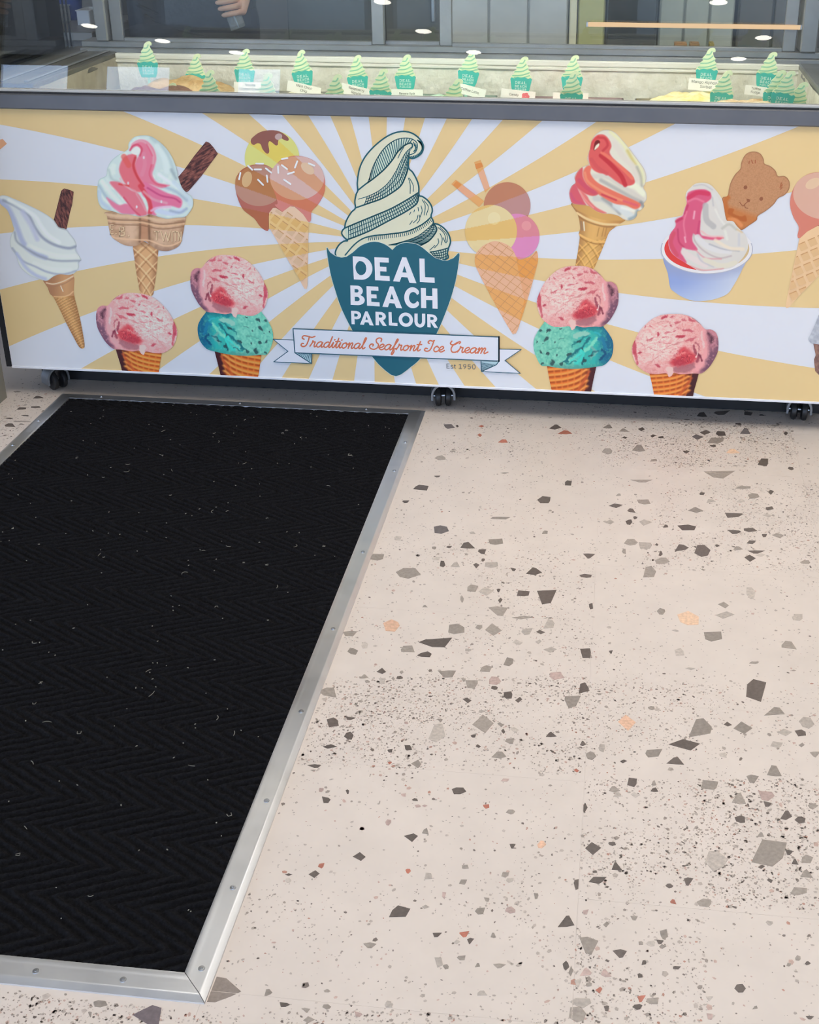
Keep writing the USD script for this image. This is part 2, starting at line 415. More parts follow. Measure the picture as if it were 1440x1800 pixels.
    c = st(c, p, X((860, 195), (940, 260), (1005, 345)), 14 / 7.2, (140, 84, 96), 2, 0.8)
    c = area(c, p, X((515, 830), (600, 830), (605, 890), (580, 935), (545, 948), (520, 890)), (246, 186, 176), 2)
    return c
PINK_CONE = cr(1100, 530, 7.2, [(300, 900), (930, 890), (905, 985), (870, 1110), (850, 1208), (362, 1187), (335, 1050)])
def cone_fn(p, x0=300, x1=920, y0=905, ox=1100, oy=530, s=7.2):
    u, v = ((p[:, 0] - ox) * s - x0) / (x1 - x0), ((p[:, 1] - oy) * s - y0) / 290.0
    c = base_col(p, (216, 104, 40))
    c = mix(c, (180, 68, 28), np.clip((u - 0.45) * 3, 0, 1))
    c = mix(c, (70, 30, 34), np.clip((u - 0.70 + 0.10 * v) * 6, 0, 1))
    for k in range(-1, 6):       # wafer ridges: one set rising to the right, one nearly upright
        yy = 0.20 * k + 0.10
        pts = [(-0.02, yy + 0.05), (0.35, yy - 0.02), (0.62, yy - 0.16), (0.80, yy - 0.36)]
        q = np.column_stack([u, v])
        c = st(c, q, pts, 0.085, (246, 156, 76), 0.06, 0.95)
        c = st(c, q, [(a, b + 0.075) for a, b in pts], 0.05, (150, 58, 22), 0.05, 0.75)
    for k in range(6):
        q = np.column_stack([u, v])
        pts = [(0.12 + 0.15 * k, -0.05), (0.16 + 0.13 * k, 0.5), (0.22 + 0.10 * k, 1.05)]
        c = st(c, q, pts, 0.028, (236, 134, 62), 0.03, 0.6)
    q = np.column_stack([u, v])
    c = st(c, q, [(0.62, 0.95), (0.78, 0.45), (0.86, 0.2)], 0.05, (196, 84, 44), 0.05, 0.9)
    c = mix(c, (90, 34, 28), np.clip((0.10 - v) * 7, 0, 1) * 0.75)
    return c
# --- the green scoop under it (measured on the right-hand double cone)
TEAL_OUT = cr(920, 440, 6, [(108, 1010), (118, 930), (150, 860), (205, 780), (260, 740), (500, 720), (800, 740), (850, 810), (905, 880), (945, 960), (948, 1050), (925, 1130), (865, 1200), (790, 1222), (600, 1246), (420, 1244), (250, 1218), (200, 1216), (165, 1180), (125, 1090)])
def teal_fn(p):
    X = lambda *a: cr(920, 440, 6, a)
    p = warp_px(warp_px(p, 3.2, 0.14, 71), 1.5, 0.5, 73)
    u = (p[:, 0] - 920) * 6; v = (p[:, 1] - 440) * 6
    c = base_col(p, (120, 196, 170))
    c = mix(c, (40, 168, 160), np.clip((u - 480) / 180, 0, 1) * 0.9)
    c = mix(c, (22, 96, 128), np.clip((u - 760) / 120, 0, 1))
    n = fuzz(p, 0.3, 5)
    c = mix(c, (84, 172, 150), np.clip((n - 0.5) * 4, 0, 1) * 0.6)
    c = mix(c, (160, 216, 190), np.clip((0.42 - n) * 4, 0, 1) * 0.5 * (u < 720))
    for pts, w, col in [(((440, 1180), (520, 1100), (600, 1040), (700, 930)), 26, (24, 104, 112)), (((470, 1195), (560, 1120), (640, 1040)), 20, (66, 206, 190)), (((520, 1010), (580, 960), (690, 900)), 20, (30, 120, 120)), (((560, 1200), (620, 1120), (650, 1030)), 30, (60, 200, 184)), (((620, 1190), (650, 1130)), 18, (16, 66, 80)), (((660, 1050), (720, 990), (770, 930)), 34, (128, 208, 178)), (((720, 1010), (770, 1080), (720, 1140)), 26, (112, 170, 160)), (((690, 1130), (740, 1080), (790, 1060)), 14, (46, 96, 104)), (((560, 900), (610, 880), (680, 880)), 50, (150, 196, 176)), (((600, 830), (720, 830), (800, 860)), 30, (36, 150, 150)), (((790, 930), (850, 950), (880, 1040)), 30, (30, 118, 150)), (((830, 1040), (860, 1100), (820, 1160)), 26, (18, 74, 110)), (((280, 1050), (340, 1020), (400, 1030)), 9, (80, 150, 130)), (((430, 1180), (500, 1190), (560, 1170)), 12, (30, 110, 110)), (((380, 930), (430, 930)), 10, (70, 120, 110)), (((760, 870), (830, 900)), 16, (50, 170, 178))]:
        c = st(c, p, X(*pts), w / 6, col, 1.6, 0.9)
    for x, y, rx, ry, r in [(240, 930, 14, 24, .3), (195, 850, 10, 14, 0), (270, 846, 26, 10, -.5), (258, 1092, 12, 14, 0), (188, 1080, 9, 14, 0), (310, 1185, 22, 20, .6), (200, 1195, 12, 16, 0), (405, 830, 16, 7, -.2), (330, 960, 7, 7, 0), (490, 1095, 26, 12, -.6), (590, 960, 20, 9, -.5), (630, 1040, 10, 12, 0), (405, 1195, 20, 12, 0), (650, 1165, 16, 22, 0), (150, 960, 7, 8, 0), (730, 1110, 14, 10, -.5), (360, 1100, 6, 6, 0), (210, 985, 6, 6, 0)]:
        c = bl(c, p, 920 + x / 6, 440 + y / 6, rx / 6 * 1.5, ry / 6 * 1.5, (44, 72, 74), 0.9, r, 1.3)
    c = mix(c, (18, 70, 92), np.clip(1 - (v - 790 + 0.06 * (u - 540)) / 70, 0, 1) * np.clip((u - 480) / 120, 0, 1) * 0.8)
    c = mix(c, (70, 130, 120), np.clip((v - 1190) / 50, 0, 1) * 0.6)
    return c
TEAL_CONE = cr(920, 440, 6, [(250, 1215), (775, 1205), (745, 1340), (712, 1504), (302, 1484), (280, 1380)])

def centre_of(pts):
    q = panel_xz(pts)
    return (q.min(0) + q.max(0)) / 2

def mirror_to(src, dst, scale=1.0, mirror=True):
    """Carries print (and mirrors it) so that the panel point src lands on dst."""
    src, dst = np.asarray(src), np.asarray(dst)
    def w(xz):
        d = (xz - src) * scale
        if mirror:
            d = d * [-1, 1]
        return dst + d
    return w

def single_scoop(parent, warp, label, gain=1.0):
    a = Print(40)
    a.paint(PINK_CONE, cone_fn, 1.2, gain)
    a.paint(sp(PINK_OUT, 5), pink_fn, 1.15, gain)
    return a.build('printed_scoop_cone', parent, warp, label)

def double_scoop(parent, warp, label, gain=1.0):
    a = Print(40)
    a.paint(TEAL_CONE, lambda p: cone_fn(p, 255, 770, 1215, 920, 440, 6), 1.2, gain)
    a.paint(sp(TEAL_OUT, 5), teal_fn, 1.15, gain)
    # the pink scoop on top, moved over from where it was measured
    kx, ky = 143.3 / 151.7, 107.0 / 105.0
    fwd = lambda q: np.column_stack([944 + (q[:, 0] - 1111.1) * kx, 467 + (q[:, 1] - 551.5) * ky])
    bwd = lambda q: np.column_stack([1111.1 + (q[:, 0] - 944) / kx, 551.5 + (q[:, 1] - 467) / ky])
    a.paint(sp(fwd(np.array(PINK_OUT)), 5), lambda p: pink_fn(bwd(p)), 1.15, gain)
    return a.build('printed_scoop_cone', parent, warp, label)

# --- soft white ice cream with a chocolate stick, far left
def flake(a, pts, gain, seed):
    g = Polygon(pts)
    ax = np.array(pts[0], float) - np.array(pts[len(pts) // 2], float)
    ax = ax / np.linalg.norm(ax)
    def fn(p):
        n = fuzz(np.column_stack([p @ ax * 0.35, p @ np.array([-ax[1], ax[0]]) * 1.6]), 0.35, seed, 3)
        c = mix(base_col(p, (108, 60, 52)), (60, 30, 28), np.clip((n - 0.52) * 8, 0, 1))
        c = mix(c, (146, 88, 72), np.clip((0.42 - n) * 8, 0, 1) * 0.8)
        d, _ = dist(p, np.array(g.exterior.coords))
        return mix(c, (66, 34, 32), np.clip(1 - d / 2.0, 0, 1) * 0.5)
    a.paint(g, fn, 1.1, gain)

def white_cone(parent, label):
    a, G = Print(20), 1.08
    flake(a, [(108, 335), (113, 331), (124, 334), (130, 337), (127, 360), (123, 375), (117, 403), (106, 403), (95, 386), (101, 362)], G, 11)
    cone = [(76, 488), (84, 505), (88, 516), (94, 522), (104, 541), (118, 570), (130, 593), (139, 609), (145, 612.5), (149, 609), (147, 592), (142, 565), (136, 540), (130, 515), (129.5, 482), (105, 478)]
    def cf(p):
        ax = np.clip((p[:, 1] - 520) / 90, 0, 1); mid = 112 + 34 * ax; half = 18 * (1 - ax) + 3
        u = (p[:, 0] - mid) / half
        c = mix(base_col(p, (212, 156, 96)), (160, 104, 58), np.clip(np.abs(u + 0.1) - 0.15, 0, 1) * 1.1)
        t = (p[:, 0] * 0.55 + p[:, 1]) / 5.2
        c = mix(c, (164, 112, 66), (np.abs((t % 1) - 0.5) < 0.16) * (p[:, 1] > 524) * 0.55)
        c = mix(c, (236, 196, 140), (np.abs(((t + 0.3) % 1) - 0.5) < 0.12) * (p[:, 1] > 524) * 0.5)
        c = mix(c, (204, 150, 106), (p[:, 1] < 520) * 0.7)
        c = mix(c, (160, 108, 76), np.clip((0.25 - u) * 0.8, 0, 1) * (p[:, 1] < 520) * 0.7)
        c = st(c, p, [(82, 497), (95, 499), (112, 494), (129, 485)], 2.2, (236, 196, 160), 1.2)
        c = st(c, p, [(84, 501), (97, 503), (114, 498), (129, 489)], 1.6, (168, 118, 88), 1.2, 0.7)
        c = st(c, p, [(95, 521), (110, 521.5), (122, 518), (129, 512)], 1.8, (236, 186, 136), 1.2, 0.9)
        c = st(c, p, [(107, 502), (111, 512)], 1.2, (244, 226, 206), 1.0)
        return c
    a.paint(Polygon(smooth_pts(cone, True, 3)), cf, 1.2, G)
    out = [(0, 345), (10, 343.5), (22, 348), (45, 358), (68, 369), (85, 379), (95, 387), (104, 399), (115, 402), (124, 412), (132, 422), (135, 432), (133, 438), (137, 446), (143.5, 456.5), (138.5, 461), (139, 470), (132, 479), (122, 483), (105, 482), (94, 486), (84, 493), (74, 492), (56, 486), (41, 475), (33, 464), (28, 449), (20, 437), (17.5, 425), (20, 412), (25, 404), (23, 396), (18, 380), (12, 368), (0, 357)]
    def f(p):
        c = base_col(p, (206, 208, 206))
        c = mix(c, (222, 222, 205), np.clip((p[:, 1] - 360) / 120, 0, 1) * 0.6)
        sh, hi, bl_ = (150, 154, 176), (228, 230, 220), (168, 172, 196)
        c = st(c, p, [(0, 354), (14, 366), (24, 385), (32, 405), (42, 428), (60, 444), (80, 452)], 9, bl_, 5, 0.9)
        c = st(c, p, [(6, 352), (28, 362), (50, 378), (62, 400), (76, 418), (96, 430), (120, 436), (134, 433)], 4.5, (140, 144, 158), 3.5, 0.85)
        c = st(c, p, [(16, 352), (40, 366), (62, 380), (72, 396), (84, 412), (104, 426)], 6, hi, 4, 0.7)
        c = st(c, p, [(40, 372), (56, 398), (66, 420)], 8, (186, 186, 204), 5, 0.8)
        c = st(c, p, [(26, 408), (30, 424), (46, 436), (70, 450), (100, 458), (143, 458)], 3.2, (148, 152, 160), 3, 0.85)
        c = st(c, p, [(50, 432), (74, 442), (104, 450), (138, 450)], 7, (226, 228, 212), 5, 0.7)
        c = st(c, p, [(22, 436), (40, 458), (62, 468), (84, 478), (110, 482), (134, 476)], 3.0, (152, 156, 172), 3, 0.85)
        c = st(c, p, [(30, 446), (46, 470), (64, 484), (80, 490)], 6, (178, 182, 206), 4, 0.8)
        c = st(c, p, [(60, 462), (90, 472), (124, 474)], 6, (220, 222, 212), 4, 0.7)
        c = st(c, p, [(98, 386), (104, 398), (116, 402)], 4, (150, 148, 140), 3, 0.8)
        d, _ = dist(p, smooth_pts(out, True, 4))
        return mix(c, (158, 162, 166), np.clip(1 - d / 2.4, 0, 1) * 0.45)
    a.paint(sp(out, 5), f, 1.2, 1.10)
    return a.build('printed_cone', parent, None, label)

def letter_lines(a, segs, ox, oy, sx, sy, w, col, gain, shear=0.0):
    for s in segs:
        a.line([(ox + x * sx, oy + y * sy + x * shear) for x, y in s], w, col, gain)

# --- twin wafer cup with pink swirl and chocolate stick
def twin_cone(parent, label):
    a, G = Print(20), 1.16
    X = lambda pts: cr(160, 220, 6, pts)
    flake(a, X([(900, 570), (985, 470), (1085, 330), (1215, 170), (1250, 185), (1295, 235), (1340, 300), (1255, 415), (1170, 530), (1030, 695), (1010, 705), (955, 690), (940, 620)]), G, 23)
    def wf(p):
        u, v = (p[:, 0] - 160) * 6, (p[:, 1] - 220) * 6
        n = fuzz(p, 0.12, 31)
        c = mix(base_col(p, (198, 158, 126)), (172, 130, 98), np.clip((n - 0.4) * 2.5, 0, 1))
        for x in (160, 530, 610, 970):
            c = mix(c, (150, 108, 78), np.clip(1 - np.abs(u - x) / 50, 0, 1) * 0.6)
        c = mix(c, (216, 178, 148), np.clip(1 - np.abs(u - 420) / 90, 0, 1) * 0.7)
        c = mix(c, (216, 178, 148), np.clip(1 - np.abs(u - 760) / 120, 0, 1) * 0.5)
        c = mix(c, (184, 130, 96), ((u > 525) & (u < 605)) * 0.8)
        for x in (518, 612):
            c = st(c, p, X([(x, 950), (x + 2, 1100), (x - 4 if x < 600 else x + 8, 1225)]), 3.2, (112, 76, 54), 3.0, 0.75)
        c = mix(c, (136, 100, 82), np.clip((v - 1225 - 0.05 * (u - 500)) / 90, 0, 1) * 0.7)
        for y, col, w in [(960, (212, 176, 140), 5), (1000, (142, 100, 72), 2.2), (1020, (214, 172, 132), 3), (1050, (140, 96, 68), 1.8)]:
            c = st(c, p, X([(155, y - 20), (300, y - 2), (520, y + 4), (610, y + 20), (760, y + 44), (985, y + 18)]), w, col, 1.6, 0.85)
        c = st(c, p, X([(205, 1172), (300, 1195), (500, 1208), (620, 1216), (760, 1268), (860, 1265), (945, 1225)]), 2.4, (222, 178, 140), 1.6, 0.9)
        c = mix(c, (110, 88, 76), np.clip(1 - (v - 880 - 0.12 * (u - 500)) / 55, 0, 1) * 0.55)
        return c
    stem = X([(440, 1262), (560, 1225), (715, 1300), (705, 1400), (690, 1560), (660, 1780), (630, 1815), (560, 1815), (520, 1780), (480, 1560)])
    def sf(p):
        u, v = (p[:, 0] - 160) * 6, (p[:, 1] - 220) * 6
        k = np.clip((v - 1262) / 520, 0, 1); lo, hi = 445 + 75 * k, 712 - 60 * k
        s = (u - lo) / (hi - lo)
        c = mix(base_col(p, (208, 158, 110)), (156, 104, 70), np.clip(np.abs(s - 0.5) * 2 - 0.45, 0, 1) * 1.3)
        for sg in (1, -1):
            t = (sg * (s - 0.5) * 1.5 + (v - 1262) / 150.0)
            g = np.abs(t - np.round(t))
            c = mix(c, (236, 190, 140), np.clip(1 - g / 0.10, 0, 1) * 0.9)
            g2 = np.abs(t - 0.2 - np.round(t - 0.2))
            c = mix(c, (150, 96, 58), np.clip(1 - g2 / 0.09, 0, 1) * 0.6)
        return mix(c, (120, 80, 56), np.clip(1 - (v - 1240 - 0.1 * (u - 570)) / 60, 0, 1) * 0.6)
    a.paint(Polygon(stem), sf, 1.15, G)
    cup = X([(145, 920), (300, 900), (520, 900), (760, 930), (990, 945), (985, 1070), (968, 1160), (950, 1240), (905, 1290), (830, 1322), (770, 1326), (700, 1312), (640, 1272), (575, 1222), (540, 1236), (480, 1270), (420, 1276), (350, 1262), (280, 1225), (220, 1175), (195, 1110), (170, 960)])
    a.paint(Polygon(smooth_pts(cup, True, 4)), wf, 1.15, G)
    emb = dict(E=[[(0, 0), (0, 1)], [(0, 0), (.6, 0)], [(0, .5), (.5, .5)], [(0, 1), (.6, 1)]], B=[[(0, 0), (0, 1)], [(0, 0), (.5, .06), (.55, .35), (0, .5)], [(0, .5), (.6, .6), (.62, .92), (0, 1)]], dot=[[(0.1, .95), (.2, 1)]],
               T=[[(0, 0), (.8, 0)], [(.4, 0), (.4, 1)]], W=[[(0, 0), (.25, 1), (.5, .1), (.75, 1), (1, 0)]], I=[[(0, 0), (0, 1)]], N=[[(0, 1), (0, 0), (.7, 1), (.7, 0)]])
    for ch, x, y, w, h in [('E', 205, 1050, 50, 95), ('dot', 258, 1050, 60, 95), ('B', 305, 1072, 80, 95), ('dot', 390, 1072, 60, 95), ('T', 672, 1120, 60, 85), ('W', 740, 1115, 100, 105), ('I', 858, 1125, 10, 100), ('T', 868, 1122, 60, 95), ('N', 925, 1125, 40, 90)]:
        for (dx, dy), col, lw in (((1.0, 1.0), (138, 98, 70), 1.6), ((0, 0), (226, 184, 146), 1.7)):
            letter_lines(a, emb[ch], 160 + x / 6 + dx * 0.7, 220 + y / 6 + dy * 0.7, w / 6, h / 6, lw, col, G)
    out = X([(390, 255), (400, 190), (450, 130), (520, 108), (620, 112), (700, 155), (790, 235), (855, 330), (900, 440), (920, 530), (955, 640), (1000, 700), (1060, 745), (1082, 800), (1075, 860), (1040, 920), (990, 965), (900, 975), (800, 985), (700, 960), (620, 940), (570, 958), (490, 960), (400, 940), (320, 935), (230, 905), (130, 880), (85, 820), (70, 740), (72, 640), (90, 570), (160, 530), (175, 450), (220, 370), (300, 305)])
    def f(p):
        c = base_col(p, (196, 206, 200))
        n = fuzz(p, 0.10, 17)
        c = mix(c, (214, 220, 206), np.clip((n - 0.45) * 3, 0, 1) * 0.7)
        for pts, w, col in [(((90, 640), (170, 760), (280, 840)), 30, (158, 174, 180)), (((120, 590), (200, 700), (320, 830)), 40, (216, 228, 206)), (((190, 470), (220, 560), (300, 600)), 24, (170, 182, 176)), (((640, 130), (760, 240), (840, 370), (880, 500)), 40, (172, 186, 184)), (((700, 220), (780, 350), (800, 480)), 60, (206, 214, 208)), (((720, 520), (820, 590), (930, 660)), 34, (218, 222, 216)), (((880, 600), (1000, 720), (1050, 830)), 50, (190, 200, 206)), (((760, 640), (900, 700), (1010, 790)), 30, (160, 174, 184)), (((700, 900), (850, 930), (960, 900)), 50, (190, 196, 214)), (((840, 900), (940, 920), (1010, 880)), 24, (146, 158, 176)), (((90, 700), (110, 800), (200, 880)), 40, (176, 188, 200)), (((850, 470), (900, 560)), 30, (150, 164, 164))]:
            c = st(c, p, X(pts), w / 6, col, 4, 0.8)
        pk, dk, lt = (226, 116, 136), (200, 72, 96), (240, 156, 164)
        c = area(c, p, X([(415, 265), (440, 195), (510, 152), (590, 165), (660, 240), (690, 340), (672, 440), (650, 520), (700, 600), (800, 625), (830, 635), (740, 660), (620, 620), (560, 640), (500, 560), (465, 460), (478, 370), (520, 300), (520, 250), (480, 225), (440, 240)]), pk, 3)
        c = area(c, p, X([(400, 310), (480, 310), (470, 400), (490, 500), (550, 640), (540, 700), (450, 690), (360, 610), (305, 500), (305, 430), (340, 350)]), (222, 104, 112), 3)
        c = area(c, p, X([(200, 600), (320, 605), (420, 680), (500, 720), (560, 820), (595, 930), (560, 955), (480, 945), (390, 820), (300, 720)]), (224, 112, 124), 3)
        c = area(c, p, X([(560, 600), (680, 650), (800, 710), (920, 750), (965, 800), (940, 870), (850, 850), (740, 860), (670, 900), (690, 950), (600, 940), (620, 820), (540, 720)]), (222, 110, 140), 3)
        c = area(c, p, X([(165, 760), (230, 800), (300, 840), (390, 830), (470, 930), (350, 938), (280, 900), (220, 850)]), (222, 118, 142), 3)
        for pts, w, col, al in [(((440, 200), (520, 165), (600, 200), (660, 300), (660, 400)), 22, lt, .8), (((415, 262), (450, 215), (500, 205), (540, 250), (520, 320)), 18, dk, .9), (((470, 340), (450, 430), (490, 540), (555, 640)), 26, (196, 56, 62), .9), (((520, 640), (600, 760), (630, 860), (625, 925)), 44, (206, 62, 72), .9), (((350, 330), (400, 420)), 60, (216, 84, 74), .7), (((300, 620), (400, 640)), 18, (206, 62, 60), .9), (((310, 560), (360, 640), (470, 690)), 14, lt, .6), (((350, 760), (440, 880), (520, 950)), 16, dk, .8), (((480, 720), (540, 820), (580, 900)), 14, lt, .7), (((600, 660), (740, 740), (880, 770), (940, 810)), 20, (188, 66, 112), .8), (((560, 700), (660, 780), (800, 820)), 26, lt, .7), (((640, 900), (700, 870), (840, 860)), 24, (236, 176, 196), .8), (((640, 420), (620, 520), (680, 610), (790, 640)), 16, dk, .6), (((560, 300), (570, 420), (540, 520)), 40, (228, 128, 146), .7), (((590, 200), (650, 320)), 14, (216, 80, 110), .6)]:
            c = st(c, p, X(pts), w / 6, col, 2.4, al)
        c = area(c, p, X([(430, 280), (480, 225), (520, 250), (510, 295), (470, 310)]), (226, 224, 206), 2)
        for x, y in ((560, 340), (485, 860), (745, 805), (395, 610)):
            c = bl(c, p, 160 + x / 6, 220 + y / 6, 2.2, 3.4, (250, 214, 214), 0.8)
        d, _ = dist(p, smooth_pts(out, True, 4))
        return mix(c, (150, 164, 162), np.clip(1 - d / 2.6, 0, 1) * 0.5)
    a.paint(sp(out, 5), f, 1.15, G)
    return a.build('printed_cone', parent, None, label)

# --- flat, see-through drawing of a waffle cone with three scoops
def see_through(col_white, col_yellow):
    return lambda p: np.where(is_yellow(p)[:, None], np.asarray(col_yellow, float), np.asarray(col_white, float))
def ell(x, y, rx, ry, rot=0):
    return affinity.rotate(affinity.scale(Point(x, y).buffer(1, quad_segs=24), rx, ry), rot)
def waffle_cone(parent, label, warp=None, sprinkles=True):
    a, G = Print(20), 1.06
    X = lambda pts: cr(390, 210, 6, pts)
    flat = lambda w, y: (see_through(w, y) if warp is None else (lambda p: base_col(p, (np.array(w) * .6 + np.array(y) * .4))))
    F = lambda shape, w, y, step=1.25: a.paint(shape, flat(w, y), step, G)
    F(ell(478.5, 278, 48, 49), (208, 202, 118), (214, 190, 88))
    drip = X([(308, 215), (330, 185), (400, 135), (500, 113), (600, 122), (680, 170), (708, 205), (695, 225), (660, 215), (610, 190), (595, 235), (592, 265), (570, 272), (535, 245), (505, 228), (492, 260), (502, 330), (490, 358), (465, 352), (430, 310), (410, 260), (375, 250), (340, 268), (312, 250)])
    a.flat(sp(drip, 4), (138, 84, 72), G)
    a.flat(ell(490, 240, 6.5, 5.5, -20), (182, 152, 146), G)
    left = X([(143, 700), (150, 620), (190, 550), (250, 505), (340, 475), (450, 475), (540, 520), (620, 600), (760, 800), (830, 960), (700, 1000), (560, 960), (500, 1000), (495, 1160), (455, 1166), (400, 1120), (350, 1050), (300, 1010), (220, 940), (165, 820)])
    a.paint(sp(left, 5), flat((176, 100, 86), (172, 98, 66)), 1.3, G)
    a.paint(ell(456, 326, 42.5, 36), flat((182, 132, 112), (178, 116, 70)), 1.3, G)
    a.flat(ell(434.5, 315, 8.5, 14, 14), (206, 166, 118), G)
    right = X([(510, 620), (540, 520), (620, 430), (740, 385), (860, 390), (980, 440), (1060, 540), (1092, 660), (1080, 780), (1020, 890), (950, 970), (942, 1060), (915, 1078), (850, 1000), (760, 910), (690, 950), (650, 975), (560, 900), (590, 870)])
    a.paint(sp(right, 5), flat((204, 124, 114), (202, 116, 84)), 1.3, G)
    a.paint(ell(522.5, 313, 47.5, 38.5), flat((206, 168, 158), (206, 148, 112)), 1.3, G)
    a.flat(ell(541, 296, 13.5, 8, 40), (214, 180, 148), G)
    cone = X([(500, 985), (540, 932), (570, 930), (640, 975), (720, 915), (770, 918), (860, 1000), (918, 1085), (915, 1250), (910, 1500), (905, 1750), (895, 1790), (870, 1780), (800, 1650), (650, 1400), (560, 1240), (500, 1140)])
    gcone = Polygon(cone).buffer(0)
    a.paint(gcone, flat((224, 186, 156), (226, 184, 122)), 1.3, G)
    ux, uy = np.array([0.80, 0.60]), np.array([-0.62, 0.80])
    o0 = np.array(X([(560, 1000)])[0])
    for i in range(-3, 6):
        for j in range(-1, 9):
            q = o0 + ux * (i * 17.5 + j * 3.2) + uy * (j * 17.0)
            cell = Polygon([q, q + ux * 12.8, q + ux * 12.8 + uy * 12.6, q + uy * 12.6]).intersection(gcone.buffer(-1.2))
            if not cell.is_empty and cell.area > 4:
                a.paint(cell, flat((212, 174, 140), (216, 170, 104)), 1.8, G)
                a.flat(Polygon([q, q + ux * 12.8, q + ux * 12.8 + uy * 1.4, q + uy * 1.6]).intersection(cell), (192, 142, 94), G)
    if sprinkles:
        for x0, y0, x1, y1 in [(280, 485, 325, 528), (350, 524, 418, 524), (468, 512, 525, 558), (385, 632, 440, 688), (478, 588, 486, 655), (200, 560, 186, 628), (366, 462, 440, 464), (596, 492, 600, 560), (636, 478, 692, 520), (700, 572, 764, 552), (775, 505, 800, 438), (660, 632, 728, 678), (636, 415, 696, 404), (920, 460, 980, 484)]:
            a.line(X([(x0, y0), (x1, y1)]), 3.0, (238, 228, 222), G)
    else:
        a.line(X([(300, 500), (380, 486)]), 3.0, (238, 214, 190), G)
    return a.build('printed_cone', parent, warp, label)

# --- flat, see-through drawing with two wafer sticks
def wafer_cone(parent, label):
    a, G = Print(20), 1.0
    X = lambda pts: cr(790, 270, 5.4545, pts)
    E = lambda x, y, r: ell(790 + x / 5.4545, 270 + y / 5.4545, r / 5.4545, r / 5.4545)
    F = lambda shape, w, y: a.paint(shape, see_through(w, y), 1.25, G)
    F(Polygon(X([(238, 82), (300, 60), (390, 330), (345, 372)])), (222, 166, 132), (220, 160, 96))
    F(Polygon(X([(20, 292), (62, 250), (335, 455), (285, 512)])), (222, 160, 124), (222, 160, 98))
    for q in ([(245, 100), (310, 84), (326, 124), (258, 150)], [(36, 300), (70, 262), (118, 296), (80, 336)]):
        F(Polygon(X(q)), (214, 138, 92), (216, 136, 70))
    F(E(555, 497, 224), (184, 134, 128), (186, 122, 92))
    F(E(645, 795, 220), (216, 134, 176), (214, 130, 138))
    F(E(645, 795, 220).intersection(E(740, 690, 46)), (222, 150, 170), (222, 146, 148))
    F(E(400, 740, 250), (224, 200, 148), (222, 180, 108))
    F(E(430, 620, 60), (228, 208, 160), (226, 196, 130))
    cone = X([(245, 1010), (258, 955), (320, 885), (400, 845), (450, 838), (520, 855), (590, 895), (625, 950), (660, 1010), (720, 1010), (790, 970), (838, 930), (852, 1010), (835, 1100), (760, 1370), (655, 1690), (622, 1722), (588, 1700), (400, 1370), (262, 1100)])
    g = Polygon(smooth_pts(cone, True, 3)).buffer(0)
    F(g, (226, 174, 140), (226, 162, 96))
    shade = Polygon(X([(640, 1000), (860, 900), (852, 1020), (640, 1740), (720, 1400)])).intersection(g)
    F(shade, (226, 164, 122), (226, 152, 76))
    for k in range(-8, 14):
        for d in ((0.80, 0.56), (-0.66, 0.76)):
            o = np.array([520.0, 1180.0]) + np.array([1.0, 0.0]) * k * 108
            ln = LineString(X([o - np.array(d) * 900, o + np.array(d) * 900])).buffer(0.45).intersection(g.buffer(-1))
            if not ln.is_empty:
                a.flat(ln, (204, 146, 96), G)
    return a.build('printed_cone', parent, None, label)

